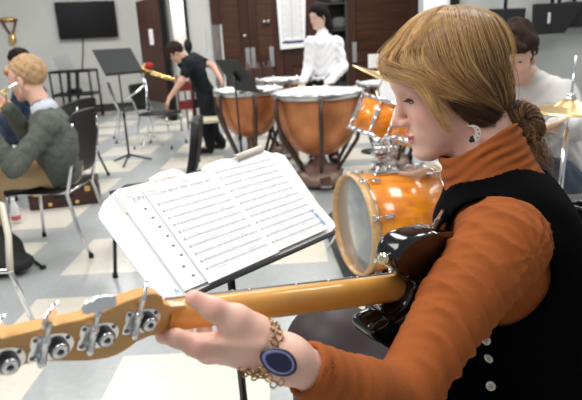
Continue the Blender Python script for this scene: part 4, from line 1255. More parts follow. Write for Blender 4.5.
# --- student in black bending over a chair
yb = 6.9
hd = PY(177, 54, yb)
hip = PY(207, 97, yb+0.15)
J = dict(head=hd, headR=rotm(math.radians(195), math.radians(48), 0.1), neck=PY(183, 61, yb), chest=PY(196, 70, yb+0.05), pelvis=hip,
         arms=[[PY(189, 64, yb-0.17), PY(181, 82, yb-0.25), PY(169.5, 98, yb-0.3), (-0.5, -0.1, -0.8), (0, 0, -1), -1, 0.5],
               [PY(194, 58, yb+0.17), PY(213, 66, yb+0.1), PY(221, 79, yb-0.1), (0.3, -0.2, -0.8), (-1, 0, 0), 1, 0.4]],
         legs=[[hip+V3((0.0, -0.09, -0.02)), hip+V3((0.0, -0.12, -0.44))*V3((1, 1, 1)), V3((hip[0]+0.0, hip[1]-0.12, 0.09)), V3((hip[0]-0.17, hip[1]-0.16, 0.04))],
               [hip+V3((0.04, 0.09, -0.02)), hip+V3((0.02, 0.13, -0.44)), V3((hip[0]+0.12, hip[1]+0.13, 0.09)), V3((hip[0]-0.04, hip[1]+0.13, 0.04))]])
figure('person', 'person in a black shirt bending over a chair in front of the doorway', J, (0.60, 0.36, 0.27), HDARK, lambda L: hair_short(L, 0.03, 0.008, 3.0, back=-0.05), BLACKT, 'shirt', BLACKT, sleeve=0.55, h=0.012)
q = hip

# --- woman in a white shirt behind the timpani
yw = 5.95
hd = PY(319, 17, yw)
s = 1.0
hip = V3((PY(322, 92, yw)[0], yw, 0.93))
J = dict(head=hd, headR=rotm(math.radians(215), math.radians(8), 0), neck=PY(323, 34, yw), chest=PY(323, 54, yw), pelvis=hip,
         arms=[[PY(311, 43, yw-0.1), PY(308, 70, yw-0.15), PY(302, 85, yw-0.3), (-0.2, -0.5, -0.5), (0, 0, -1), -1, 0.7],
               [PY(337, 43, yw+0.05), PY(343, 67, yw), PY(326, 86.5, yw-0.28), (-0.6, -0.6, -0.3), (0, 0, -1), -1, 0.7]],
         legs=[[hip+V3((-0.09, 0, -0.05)), hip+V3((-0.1, 0, -0.45)), V3((hip[0]-0.1, yw+0.0, 0.09)), V3((hip[0]-0.15, yw-0.15, 0.04))],
               [hip+V3((0.09, 0, -0.05)), hip+V3((0.1, 0, -0.45)), V3((hip[0]+0.1, yw, 0.09)), V3((hip[0]+0.12, yw-0.15, 0.04))]])
J['arms'] = [J['arms'][1], J['arms'][0]] if False else J['arms']
def hair_long(L):
    d = hair_short(L, 0.012, 0, 1.0, back=-0.2, curl=0.001)
    A = L.copy(); A[:, 1] = np.abs(L[:, 1])
    e = sd_chain(A, [V3((-0.045, 0.035, 0.0)), V3((-0.060, 0.045, -0.1)), V3((-0.075, 0.04, -0.20))], [0.055, 0.045, 0.028], 0.03)
    e = smax(e, -(sd_ell(A, (0.075, 0, -0.03), (0.075, 0.08, 0.1))), 0.01)
    e = smin(e, smax(sd_ell(A, (0.0, 0, 0.05), (0.096, 0.083, 0.088)), -sd_ell(A, (0.09, 0, -0.04), (0.05, 0.09, 0.105)), 0.01)+0*A[:, 0], 0.01)
    e = smax(e, -(A[:, 2]+0.21), 0.01)
    return smin(d, e, 0.02)+0.002*np.sin(L[:, 1]*200)
wo, hl = figure('person', 'person with long black hair in a white shirt standing behind the timpani', J, (0.66, 0.45, 0.35), HBLACK, hair_long, WHITEC, 'shirt', NAVY, h=0.010, bulk=0.9)
fr = unit(np.array([math.cos(math.radians(215)), math.sin(math.radians(215)), 0]))
kn = PY(318, 79, yw-0.15)
MB().sphere(kn, (0.022, 0.02, 0.022)).tube([kn, kn+V3((-0.05, -0.01, 0.012)), kn+V3((-0.075, -0.01, -0.015))], [0.012, 0.018, 0.008]).tube([kn, kn+V3((0.05, -0.01, 0.008)), kn+V3((0.07, -0.01, -0.03))], [0.012, 0.018, 0.008]).build('shirt_knot', WHITEC, wo)
for (px, py) in ((303, 86), (327, 88)):
    p = PY(px, py, yw-0.33)
    ml = thing('mallet', ['timpani mallet in the left-hand fist of the person in the white shirt', 'timpani mallet in the right-hand fist of the person in the white shirt'][px > 310], 'mallet', p)
    MB().tube([p+V3((0, 0.06, 0.0)), p+V3((-0.05, -0.16, -0.015))], 0.005).build('stick', mat('maple_stick', (0.6, 0.42, 0.22), 0.5), ml)
    MB().sphere(p+V3((-0.05, -0.16, -0.015)), 0.022).build('felt_tip', WHITEC, ml)

# --- drummer at the right
yd = 2.75
hd = P(515, 56, 2.7)
s = 1.12
J = dict(head=hd, headR=rotm(math.radians(240), math.radians(14), 0), neck=P(530, 80, 2.82), chest=P(548, 112, 2.84), pelvis=P(558, 178, 2.95),
         arms=[[P(562, 96, 2.72), P(575, 128, 2.6), P(553, 128, 2.42), (-0.8, -0.2, 0.1), (0, 0, -1), 1, 0.8],
               [P(508, 88, 2.98), P(506, 120, 2.9), P(525, 132, 2.62), (-0.4, -0.5, 0.1), (0, 0, -1), -1, 0.8]],
         legs=[[P(560, 180, 2.85), P(530, 172, 2.5), P(528, 300, 2.5)*V3((1, 1, 0))+V3((0, 0, 0.09)), P(528, 300, 2.5)*V3((1, 1, 0))+V3((-0.15, -0.03, 0.04))],
               [P(548, 176, 3.05), P(500, 165, 2.85), P(495, 270, 2.9)*V3((1, 1, 0))+V3((0, 0, 0.09)), P(495, 270, 2.9)*V3((1, 1, 0))+V3((-0.15, 0, 0.04))]])
def hair_messy(L):
    d = hair_short(L, 0.026, 0.003, 5.0, back=-0.05, curl=0.007, fq=55)
    for c, r in (((-0.09, 0.02, -0.02), 0.035), ((-0.085, 0.05, 0.0), 0.03), ((0.02, 0.06, 0.06), 0.035), ((-0.1, 0.0, 0.02), 0.03)):
        d = smin(d, sd_sph(L, c, r), 0.02)
    return d+0.003*np.sin(L[:, 0]*150+L[:, 2]*60)
dr, hl = figure('person', 'person with messy dark hair in a pale grey sweatshirt drumming behind the girl', J, (0.68, 0.42, 0.32), HDARK, hair_messy, GREYC, 'sweatshirt', JEANS, s=s, bulk=1.15, h=0.011)
pk = P(517, 108, 2.62)
MB().sphere(pk, (0.03, 0.006, 0.02)).sphere(pk+V3((0.03, 0.0, 0.012)), (0.02, 0.006, 0.014)).build('shirt_print', mat('faded_pink_print', (0.65, 0.36, 0.36), 0.8), dr)
st = thing('drumstick', 'wooden drumstick in the hand of the person in the grey sweatshirt', 'drumstick', P(553, 122, 2.4))
a, b_ = P(566, 119, 2.40), P(520, 140, 2.25)
MB().tube([a, a*0.3+b_*0.7, b_], [0.008, 0.0075, 0.004]).sphere(b_, 0.006).build('stick', mat('hickory', (0.7, 0.5, 0.3), 0.5), st)
th = thing('drum_throne', 'round black drum stool under the person in the grey sweatshirt', 'stool', (J['pelvis'][0], J['pelvis'][1], 0))
pz = J['pelvis'][2]-0.16
px_, py_ = J['pelvis'][0], J['pelvis'][1]
MB().lathe([(0, pz-0.06), (0.15, pz-0.06), (0.165, pz-0.03), (0.15, pz), (0, pz+0.005)], (px_, py_, 0), n=28).build('seat', PLASTICB, th)
MB().tube([(px_, py_, 0.1), (px_, py_, pz-0.05)], 0.018).build('post', CHROME, th)
for k in range(3):
    a_ = k*2.094; d_ = V3((math.cos(a_), math.sin(a_), 0)); c_ = V3((px_, py_, 0))
    MB().tube([c_+V3((0, 0, 0.26)), c_+d_*0.24+V3((0, 0, 0.012))], 0.011).build('leg', CHROME, th)
# ---------------------------------------------------------------- big music stand with the scores
DTL, DTR, DBR, DBL = V3((-0.328, 0.996, 1.053)), V3((-0.025, 1.342, 1.043)), V3((0.091, 1.190, 0.892)), V3((-0.212, 0.844, 0.901))
DC = (DTL+DTR+DBR+DBL)/4
ex = unit((DTR-DTL)+(DBR-DBL)); ey = (DTL-DBL)+(DTR-DBR); ey = unit(ey-ex*(ey@ex)); en = np.cross(ex, ey)
RD = np.array([ex, ey, en]).T
music_stand((DC[0]+0.0, DC[1]+0.02, 0), 1.0, DC-en*0.008, RD, 0.41, 0.255, 'black music stand holding the scores in front of the girl', parts_mat=DESKM, lip=0.014, leg=0.3)
def dpt(a, b, h=0.0): return DC+ex*a+ey*b+en*h
def dk(px, py):
    d = ray(px, py); q = CAMP+d*((DC-CAMP)@en)/(d@en)-DC
    return q@ex, q@ey
def sheet(name, label, poly, h, m, cat='sheet music', group=None, th=0.0012, rot=0.0):
    t = thing(name, label, cat, dpt(*poly[0], h), group)
    if rot:
        c, s_ = math.cos(rot), math.sin(rot); poly = [(c*a-s_*b, s_*a+c*b) for a, b in poly]
    MB().prism(poly, dpt(0, 0, h), ex, ey, en, th).build('paper', m, t)
    return t
fold = [dk(*p) for p in ((98, 214), (103, 203), (117, 190), (200, 172), (276, 153), (284, 156), (300, 179), (318, 205), (333, 222), (335, 227), (331, 232), (240, 274), (185, 298), (168, 303), (160, 301), (130, 262), (99, 219))]
f1 = sheet('score_folder', 'white score folder with rounded corners lying flat on the black stand', fold, 0.0015, PAPER, 'folder', th=0.002)
NOTE = mat('soft_black_print', (0.33, 0.33, 0.37), 0.8)
def staves(t, h, a0, a1, b0, b1, n, seed, mat_=INKL, dots=True, indent=0.0):
    rnd = random.Random(seed)
    ln = MB(); nt_ = MB()
    for k in range(n):
        b = b0+(b1-b0)*(k+0.5)/n
        g = 0.0011
        xa = a0+indent
        for q in range(5):
            ln.box(dpt((xa+a1)/2, b+(q-2)*g, h), (a1-xa, 0.00022, 0.0001), RD)
        nt_.box(dpt(xa+0.003, b, h), (0.0022, 0.0062, 0.0001), RD)
        x = xa+0.012
        while x < a1-0.004:
            r = rnd.random()
            yy = b+rnd.uniform(-0.002, 0.002)
            if r < 0.75:
                nt_.box(dpt(x, yy, h), (0.0016, 0.0013, 0.0001), RD)
                nt_.box(dpt(x+0.0007, yy+0.0022, h), (0.0004, 0.0045, 0.0001), RD)
            elif r < 0.82: nt_.box(dpt(x, b, h), (0.0005, 0.0056, 0.0001), RD)
            x += rnd.choice((0.0035, 0.0045, 0.006))
        for q in range(rnd.randint(1, 3)):
            c = rnd.uniform(a0+0.03, a1-0.03)
            nt_.box(dpt(c, b+0.0058*(1 if q % 2 else -1), h), (rnd.uniform(0.008, 0.03), 0.0007, 0.0001), RD)
    ln.build('stave_lines', INKL, t)
    nt_.build('printed_notes', NOTE, t)
def text(t, s, a, b, size, h, m, ang=0.0, name='printed_title'):
    cu = bpy.data.curves.new(name, 'FONT'); cu.body = s; cu.size = size; cu.align_x = 'CENTER'
    o = bpy.data.objects.new('tmp', cu); COL.objects.link(o)
    dg = bpy.context.evaluated_depsgraph_get()
    me = bpy.data.meshes.new_from_object(o.evaluated_get(dg))
    bpy.data.objects.remove(o)
    c, s_ = math.cos(ang), math.sin(ang)
    pv = V3(t['_o'])
    for v in me.vertices:
        x, y = v.co.x, v.co.y
        p = dpt(a+c*x-s_*y, b+s_*x+c*y, h)-pv
        v.co = p
    me.materials.clear(); me.materials.append(m)
    q = bpy.data.objects.new(name, me); COL.objects.link(q); q.parent = t
    return q
# older pages behind, sticking up over the top edge
back = [dk(*p) for p in ((112, 197), (117, 191), (150, 183), (148, 180), (158, 174), (172, 170), (180, 172), (192, 180), (196, 188), (165, 205), (125, 215))]
s0 = sheet('old_sheet', 'cream dog-eared sheet sticking up behind the top left pages', back, 0.0042, PAPERW)
text(s0, '~ .--:.-. -~.--', *dk(160, 188), 0.013, 0.0052, INKL, 0.02)
text(s0, 'for Jazz Band', *dk(165, 182), 0.010, 0.0052, mat('brown_ink', (0.35, 0.27, 0.22), 0.8), 0.03)
back2 = [dk(*p) for p in ((200, 171), (205, 166), (222, 160), (231, 160), (250, 152), (262, 151), (270, 154), (285, 160), (285, 190), (230, 210))]
s1 = sheet('old_sheet', 'crumpled white sheet sticking up behind the top right page', back2, 0.0042, PAPERW)
lo_ = (-0.19, -0.128, 0.0, 0.11)
# curled clip of paper at the top
q = [dk(*p) for p in ((232, 160), (233, 156), (256, 147), (258, 150))]
cl = thing('paper_clip_strip', 'beige curled paper strip clipped at the top of the scores', 'paper strip', dpt(*q[0], 0.006))
m = MB(); vs = []
for i in range(9):
    a = i/8*math.pi*1.2
    for (u_, v_) in ((q[0]), (q[3])):
        vs.append(dpt(u_, v_-0.006+0.008*math.cos(a), 0.010+0.006*math.sin(a)))
m.add(vs, [(2*i, 2*i+1, 2*i+3, 2*i+2) for i in range(8)]); o_ = m.build('strip', mat('beige_card', (0.60, 0.55, 0.47), 0.7), cl)
sm_ = o_.modifiers.new('thick', 'SOLIDIFY'); sm_.thickness = 0.0012
# page peeking out left
pk = [(-0.208, -0.118), (-0.02, -0.118), (-0.02, 0.112), (-0.208, 0.112)]
s2 = sheet('sheet_music', 'white sheet showing as a narrow strip left of the front left page', pk, 0.0062, PAPER)
text(s2, 'JUN', -0.172, 0.082, 0.014, 0.0069, INK)
text(s2, 'Bass', -0.185, 0.093, 0.007, 0.0069, BLUEINK)
rn = random.Random(5); m = MB()
for k in range(8):
    m.box(dpt(-0.168+rn.uniform(-0.012, 0.0), 0.06-k*0.0225, 0.0068), (0.006, 0.004, 0.0001), RD)
m.build('printed_notes', INK, s2)
# right page, left page
pr_ = [(0.012, -0.118), (0.186, -0.116), (0.203, -0.09), (0.205, 0.122), (0.008, 0.118)]
s3 = sheet('sheet_music', 'right-hand page of printed music on the folder', pr_, 0.0082, PAPER, group='two front pages of music')
staves(s3, 0.0089, 0.025, 0.195, 0.108, -0.106, 12, 11)
pl_ = [(-0.160, -0.124), (0.024, -0.122), (0.020, 0.104), (-0.156, 0.106)]
s4 = sheet('sheet_music', 'left-hand page of printed music with a red mark beside its title', pl_, 0.0098, PAPER, group='two front pages of music')
staves(s4, 0.0105, -0.148, 0.012, 0.068, -0.106, 10, 21)
text(s4, 'OH BROTHER, WHERE ART', -0.062, 0.080, 0.0105, 0.0105, INK)
text(s4, 'E. Bass', -0.06, 0.094, 0.0075, 0.0105, INK)
text(s4, 'Medium', -0.138, 0.090, 0.007, 0.0105, REDINK)
text(s4, 'SWING', -0.138, 0.082, 0.007, 0.0105, REDINK)
text(s4, '-- ------- ---- -- ---- --', -0.01, -0.113, 0.006, 0.0105, INKL)
a_, b__ = dk(320, 224)
text(f1, 'JUPITER', a_-0.006, b__+0.012, 0.0135, 0.0102, BLUEINK, -math.pi/2, 'printed_logo')
a_, b__ = dk(188, 283.5)
m = MB(); m.prism([(0, -0.008), (0.008, -0.008), (0.010, 0.0), (0.004, 0.009), (0.0, 0.004)], dpt(*dk(174, 297), 0.011), ex, ey, en, 0.0003)
a_, b__ = dk(176, 297)
text(f1, 'A', a_, b__, 0.014, 0.011, BLUEINK, 0, 'printed_logo')

# ---------------------------------------------------------------- bass guitar
N0 = P(168, 317, 0.54); HEEL = P(400, 288, 0.80)
gn = unit(N0-HEEL); wv = unit(CAMP-N0); wp = unit(wv-gn*(wv@gn)); gt = np.cross(gn, wp)
if gt[2] < 0: gt = -gt
AG = math.radians(58)
gu = wp*math.cos(AG)+gt*math.sin(AG); gb = wp*math.sin(AG)-gt*math.cos(AG)
def gp(s_, u_, b_): return N0+gn*s_+gu*u_+gb*b_
MAPLE = mat('amber_maple', (0.72, 0.36, 0.07), 0.32, var=0.12, vscale=10, stretch=(1, 1, 1), coat=0.5)
MAPLED = mat('back_maple', (0.62, 0.33, 0.105), 0.38, var=0.08, vscale=14, coat=0.25)
ROSE = mat('rosewood', (0.05, 0.02, 0.012), 0.4)
GLOSSB = mat('black_lacquer', (0.003, 0.003, 0.004), 0.14, coat=0.35)
gt_ = thing('bass_guitar', 'electric bass guitar with maple neck and black body held by the girl', 'bass guitar', N0)
# neck (loft)
m = MB(); vs = []; K = 14; NS = 24
LN = 0.50
for i in range(NS+1):
    s_ = 0.004-LN*i/NS
    w_ = 0.0310+0.014*i/NS; th = 0.0165+0.003*i/NS
    for j in range(K):
        a = math.pi*j/(K-1)
        vs.append(gp(s_, w_/2*math.cos(a), -0.005+th*math.sin(a)**0.75))
fs = []
for i in range(NS):
    for j in range(K):
        j2 = (j+1) % K
        fs.append((i*K+j, i*K+j2, (i+1)*K+j2, (i+1)*K+j))
fs.append(tuple(range(K))); m.add(vs, fs); nk_ = m.build('neck', MAPLE, gt_)
m = MB()
vs = []
for s_, w_ in ((0.002, 0.0310), (-LN-0.06, 0.0465)):
    for (a, b_) in ((1, -0.005), (1, -0.0095), (-1, -0.0095), (-1, -0.005)): vs.append(gp(s_, a*w_/2, b_))
m.add(vs, [(0, 1, 5, 4), (1, 2, 6, 5), (2, 3, 7, 6), (3, 0, 4, 7), (0, 3, 2, 1), (4, 5, 6, 7)], 0, False)
fbd = m.build('fingerboard', ROSE, gt_)
m = MB()
for s_ in (-0.10, -0.17, -0.225, -0.28, -0.36, -0.365, -0.42):
    w_ = 0.0310+0.014*(-s_)/LN
    m.sphere(gp(s_, w_/2+0.0002, -0.0068), 0.0013, 6)
sub(m.build('side_dots', PAPER, gt_), fbd)
m = MB()
for i in range(1, 20):
    s_ = -0.735*(1-2**(-i/12))
    w_ = 0.0310+0.014*min(-s_, LN)/LN
    m.tube([gp(s_, -w_/2, -0.0105), gp(s_, w_/2, -0.0105)], 0.0009, 6)
sub(m.build('frets', STEEL, gt_), fbd)
for k in range(4):
    u0 = (-1.5+k)*0.0085
    MB().tube([gp(0.02+0.038*(3-k) if False else 0.0, u0, -0.013), gp(-0.72, u0*1.7, -0.016)], 0.0009-0.0001*k, 6).build('string', STEEL, gt_)
MB().box(gp(0.002, 0, -0.010), (0.004, 0.036, 0.007), np.array([gn, gu, gb]).T, 0.001).build('nut', PAPER, gt_)
# headstock
hs = [(-0.012, -0.0145), (0.004, -0.0125), (0.021, -0.0135), (0.032, -0.017), (0.041, -0.0235), (0.050, -0.028), (0.060, -0.0295), (0.075, -0.029), (0.088, -0.027), (0.101, -0.0245), (0.118, -0.022), (0.132, -0.0225), (0.147, -0.027), (0.165, -0.034), (0.185, -0.036), (0.20, -0.028), (0.206, -0.012), (0.20, -0.003), (0.185, 0.0),
      (0.152, 0.004), (0.123, 0.0085), (0.089, 0.013), (0.070, 0.019), (0.052, 0.026), (0.036, 0.0305), (0.024, 0.0305), (0.017, 0.027), (0.013, 0.019), (0.004, 0.0155), (-0.012, 0.0152)]
MB().prism(hs, gp(0, 0, 0.0005), gn, gu, gb, 0.0155, bev=0.0018).build('headstock', MAPLED, gt_)
RG = np.array([gn, gu, gb]).T
def rounded(w_, h_, r, n=6):
    o = []
    for cx, cy_, a0 in ((w_/2-r, h_/2-r, 0), (-w_/2+r, h_/2-r, 90), (-w_/2+r, -h_/2+r, 180), (w_/2-r, -h_/2+r, 270)):
        for i in range(n+1):
            a = math.radians(a0+90*i/n); o.append((cx+r*math.cos(a), cy_+r*math.sin(a)))
    return o
hb = 0.0082
SCREW = mat('dark_screw', (0.16, 0.16, 0.16), 0.35, metal=1.0)
for k in range(4):
    s_ = (0.0345, 0.0735, 0.1125, 0.1495)[k]
    uc = (0.005, -0.004, -0.0085, -0.0155)[k]
    plate = []
    # rounded on the nut side, squarer on the far side
    for i in range(13):
        a = math.radians(90+180*i/12); plate.append((-0.006+0.0135*math.cos(a), 0.0145*math.sin(a)))
    plate += [(0.013, -0.0145), (0.016, -0.0125), (0.016, -0.004), (0.0145, 0.0), (0.016, 0.004), (0.016, 0.0125), (0.013, 0.0145)]
    tu = MB().prism([(a, b_*0.82) for a, b_ in plate], gp(s_, uc, hb+0.0006), gn, gu, gb, 0.0016).build('tuner_plate', CHROME, gt_)
    for (a, b_) in ((0.0125, 0.010), (0.0125, -0.010), (-0.0135, 0.009), (-0.0135, -0.009)):
        scr = MB()
        scr.lathe([(0, 0.001), (0.0017, 0.0008), (0.002, 0)], gp(s_+a, uc+b_*0.82, hb+0.0014), gb, 10)
        scr.lathe([(0, 0.00115), (0.0007, 0.00115), (0.0007, 0.001)], gp(s_+a, uc+b_*0.82, hb+0.0014), gb, 6)
        sub(scr.build('screw', SCREW, gt_), tu)
    # gear wheel
    gm = MB(); prof_n = 40; gc = gp(s_-0.0065, uc-0.001, hb+0.0014)
    vs = []
    for zz, rr in ((0, 0.0080), (0.0055, 0.0080)):
        for j in range(prof_n*2):
            a = math.pi*j/prof_n; r_ = rr-(0.0008 if j % 2 else 0)
            vs.append(gc+gn*r_*math.cos(a)+gu*r_*math.sin(a)+gb*zz)
    n2 = prof_n*2
    gm.add(vs, [(j, (j+1) % n2, n2+(j+1) % n2, n2+j) for j in range(n2)]+[tuple(n2+j for j in range(n2))], 0, False)
    gw = gm.build('gear_wheel', mat('dark_steel', (0.20, 0.20, 0.20), 0.3, metal=1.0), gt_); sub(gw, tu)
    sub(MB().lathe([(0, 0.0008), (0.0022, 0.0008), (0.0024, 0.002), (0.0061, 0.0022), (0.0067, 0.0), (0.0067, -0.0005)], gc+gb*0.0056, gb, 24).build('gear_cap', CHROME, gt_), tu)
    sub(MB().lathe([(0, 0.001), (0.0026, 0.001), (0.0028, 0.0)], gc+gb*0.0066, gb, 8).build('gear_screw', mat('dark_screw', (0.08, 0.08, 0.08), 0.35, metal=1.0), gt_), tu)
    # worm shaft with posts, and button
    wb_ = hb+0.0062
    sx = s_+0.0062
    wm = MB()
    wm.lathe([(0, -0.0135), (0.0028, -0.0135), (0.0032, -0.012), (0.0038, -0.0115), (0.0038, -0.0075), (0.0029, -0.007), (0.0031, -0.003), (0.0026, 0.0), (0.0031, 0.003), (0.0031, 0.007), (0.0039, 0.0075), (0.0039, 0.011), (0.0027, 0.0115), (0.0023, 0.016), (0.0028, 0.021), (0.0033, 0.024), (0.002, 0.026)], gp(sx, uc, wb_), gu, 18)
    sub(wm.build('worm_shaft', CHROME, gt_), tu)
    bl_ = MB()
    # ear-shaped button
    ear = [(-0.003, 0), (-0.006, 0.004), (-0.013, 0.003), (-0.0195, 0.005), (-0.021, 0.010), (-0.019, 0.016), (-0.015, 0.0185), (-0.011, 0.0175), (-0.008, 0.0205), (-0.003, 0.0215), (0.0, 0.0195), (0.003, 0.0215), (0.008, 0.0205), (0.011, 0.0175), (0.015, 0.0185), (0.019, 0.016), (0.021, 0.010), (0.0195, 0.005), (0.013, 0.003), (0.006, 0.004), (0.003, 0)]
    tw = [math.radians(60), math.radians(12), math.radians(52), math.radians(60)][k]
    e1 = unit(gn*math.cos(tw)+gb*math.sin(tw)); e3 = np.cross(e1, gu)
    sc_ = 0.80
    bl_.prism([(a*sc_, b_*sc_) for a, b_ in ear], gp(sx, uc+0.024, wb_), e1, gu, e3, 0.0028, bev=0.0008)
    sub(bl_.build('tuner_button', CHROME, gt_), tu)
# body
bo = [(-0.368, 0.016), (-0.352, 0.022), (-0.336, 0.032), (-0.318, 0.040), (-0.304, 0.046), (-0.297, 0.058), (-0.300, 0.073), (-0.314, 0.086), (-0.345, 0.093), (-0.38, 0.094), (-0.43, 0.090), (-0.48, 0.086), (-0.53, 0.09), (-0.58, 0.09), (-0.63, 0.10), (-0.68, 0.105), (-0.72, 0.10), (-0.745, 0.07), (-0.755, 0.0), (-0.745, -0.08), (-0.71, -0.13), (-0.66, -0.145), (-0.60, -0.13), (-0.55, -0.112), (-0.49, -0.095), (-0.43, -0.086), (-0.38, -0.080), (-0.350, -0.074), (-0.325, -0.066), (-0.302, -0.054), (-0.292, -0.043), (-0.296, -0.034), (-0.310, -0.029), (-0.328, -0.026), (-0.346, -0.024), (-0.362, -0.016), (-0.368, 0.0)]
def smooth_poly(p, it=2):
    for _ in range(it):
        q = []
        for a, b_ in zip(p, p[1:]+p[:1]):
            q += [(a[0]*0.75+b_[0]*0.25, a[1]*0.75+b_[1]*0.25), (a[0]*0.25+b_[0]*0.75, a[1]*0.25+b_[1]*0.75)]
        p = q
    return p
bp__ = smooth_poly(bo)
bm_o = MB().prism(bp__, gp(0, 0, 0.010), gn, gu, gb, 0.040, bev=0.010)
bobj = bm_o.build('body', GLOSSB, gt_)
bobj.data.polygons.foreach_set('use_smooth', [True]*len(bobj.data.polygons))
MB().box(gp(-0.40, 0, 0.0305), (0.05, 0.046, 0.003), RG, 0.001).build('neck_plate', CHROME, gt_)
hp_ = gp(-0.297, 0.056, 0.018)
MB().lathe([(0.003, 0), (0.003, 0.006), (0.008, 0.009), (0.0085, 0.012), (0.004, 0.014), (0, 0.014)], hp_, gn, 20).build('strap_button', mat('aged_silver', (0.75, 0.68, 0.5), 0.2, metal=1.0), gt_)
# ---------------------------------------------------------------- the girl
RUST = mat('rust_jersey', (0.32, 0.085, 0.019), 0.9, spec=0.25, var=0.10, vscale=9, bump=0.3, bscale=500)
VELVET = mat('black_velvet', (0.0018, 0.0018, 0.0022), 0.95, spec=0.05, bump=0.3, bscale=400)
TIGHTS = mat('sheer_black_tights', (0.032, 0.020, 0.022), 0.5, var=0.2, vscale=2.0, bump=0.1, bscale=700, spec=0.35)
HEADO = P(450, 86, 0.945)
HEADR = rotm(math.radians(180), math.radians(13), math.radians(4))
hlg = inv(HEADR, HEADO, 1.0)
def hw(p): return HEADO+HEADR@V3(p)
SHL, ELB, WR = P(503, 236, 0.79), P(403, 396, 0.655), P(287, 359, 0.548)
FMID = P(358, 392, 0.607)
SHR, ELR, WRR = P(462, 222, 1.10), P(448, 330, 1.02), P(470, 372, 0.93)
NK = P(497, 186, 0.93)
CH = P(510, 262, 0.95); PV = P(528, 428, 0.98)
girl = thing('person', 'girl with a blond bun in a rust turtleneck and black velvet dress playing bass', 'person', (PV[0], PV[1], 0))
# left hand around the neck of the bass
hp = lambda px, py, D: P(px, py, D)
hand_prims = [
    # palm bones
    ([WR, P(240, 344, 0.548), P(199, 346, 0.535)], [0.0175, 0.0165, 0.0105]),
    ([WR, P(245, 350, 0.560), P(208, 352, 0.552)], [0.0165, 0.0155, 0.0100]),
    ([WR, P(250, 352, 0.572), P(222, 353, 0.570)], [0.016, 0.0145, 0.0098]),
    ([WR, P(256, 352, 0.582), P(240, 351, 0.588)], [0.0155, 0.0135, 0.0092]),
    ([WR, P(255, 335, 0.545), P(236, 322, 0.535)], [0.0175, 0.0162, 0.0125]),
]
fing = [
    ([P(199, 346, 0.535), P(176, 338, 0.527), P(164, 335, 0.545), P(166, 322, 0.565)], [0.0102, 0.0085, 0.0078, 0.0066]),
    ([P(208, 352, 0.552), P(192, 347, 0.566), P(184, 330, 0.590), P(190, 312, 0.590)], [0.0100, 0.0086, 0.0078, 0.0066]),
    ([P(222, 353, 0.570), P(210, 346, 0.590), P(204, 330, 0.606), P(208, 312, 0.604)], [0.0098, 0.0084, 0.0076, 0.0064]),
    ([P(240, 351, 0.588), P(230, 345, 0.604), P(224, 330, 0.618), P(226, 314, 0.616)], [0.0090, 0.0076, 0.0070, 0.0060]),
]
thumb = ([P(252, 336, 0.540), P(236, 321, 0.530), P(213, 309, 0.520), P(194, 298.5, 0.516)], [0.0155, 0.0122, 0.0103, 0.0080])
def hand_l(Q):
    d = None
    for pts, rs in hand_prims:
        e = sd_chain(Q, pts, rs, 0.01)
        d = e if d is None else smin(d, e, 0.012)
    for pts, rs in fing:
        d = smin(d, sd_chain(Q, pts, rs, 0.004), 0.007)
    d = smin(d, sd_chain(Q, *thumb, 0.006), 0.016)
    # knuckle and tendon relief, web crease
    for (a, b_) in ((P(203, 343, 0.523), P(262, 345, 0.525)), (P(214, 349, 0.535), P(268, 350, 0.530))):
        d = smin(d, sd_cap(Q, a, b_, 0.0030, 0.002), 0.008)
    d = smax(d, -sd_cap(Q, P(207, 322, 0.508), P(228, 333, 0.510), 0.0018, 0.0012), 0.006)
    return d
def forearm(Q):
    return sd_chain(Q, [WR, P(315, 373, 0.568), FMID, ELB], [0.0185, 0.0205, 0.029, 0.035], 0.008)
def headneck(Q):
    L = hlg(Q)
    L[:, 0] = np.where(L[:, 0] < 0, L[:, 0]*1.15, L[:, 0])
    d = head_sdf(L)
    # softer, younger chin and jaw, cheek
    A = L.copy(); A[:, 1] = np.abs(A[:, 1])
    d = smin(d, sd_ell(A, (0.038, 0.028, -0.058), (0.026, 0.026, 0.028)), 0.025)
    d = smin(d, sd_ell(A, (0.040, 0, -0.088), (0.032, 0.026, 0.013)), 0.02)
    d = smin(d, sd_ell(A, (0.072, 0.016, 0.052), (0.018, 0.030, 0.030)), 0.02)
    d = smin(d, sd_cap(Q, hw((-0.025, 0, -0.055)), NK, 0.052, 0.058), 0.02)
    return d
def torso_g(Q, g=0.0):
    up = unit(CH-PV)
    ac = unit(SHL-SHR); fw = unit(np.cross(ac, up)); ac2 = np.cross(up, fw)
    R = np.array([fw, ac2, up]).T
    d = sd_ell(Q, CH, (0.100+g, 0.150+g, 0.150+g), R)
    d = smin(d, sd_ell(Q, (CH+PV)/2, (0.090+g, 0.128+g, 0.16+g), R), 0.06)
    d = smin(d, sd_ell(Q, PV, (0.125+g, 0.165+g, 0.13+g), R), 0.06)
    d = smin(d, sd_chain(Q, [SHL+V3((0.0, 0.035, -0.01)), NK+V3((0, 0, -0.035)), SHR], [0.047+g, 0.062+g, 0.047+g], 0.03), 0.05)
    return d
KNEE = P(333, 350, 1.02); HIPL = PV+V3((-0.04, -0.09, -0.03)); HIPR = PV+V3((-0.04, 0.10, -0.03))
ANK = V3((KNEE[0]-0.03, KNEE[1]+0.02, 0.30)); 
KNR = V3((KNEE[0]-0.02+0.03, KNEE[1]+0.21, 0.60)); ANR = V3((KNR[0]+0.02, KNR[1], 0.09))
ANK = V3((KNEE[0]-0.02, KNEE[1]+0.03, 0.36)); 
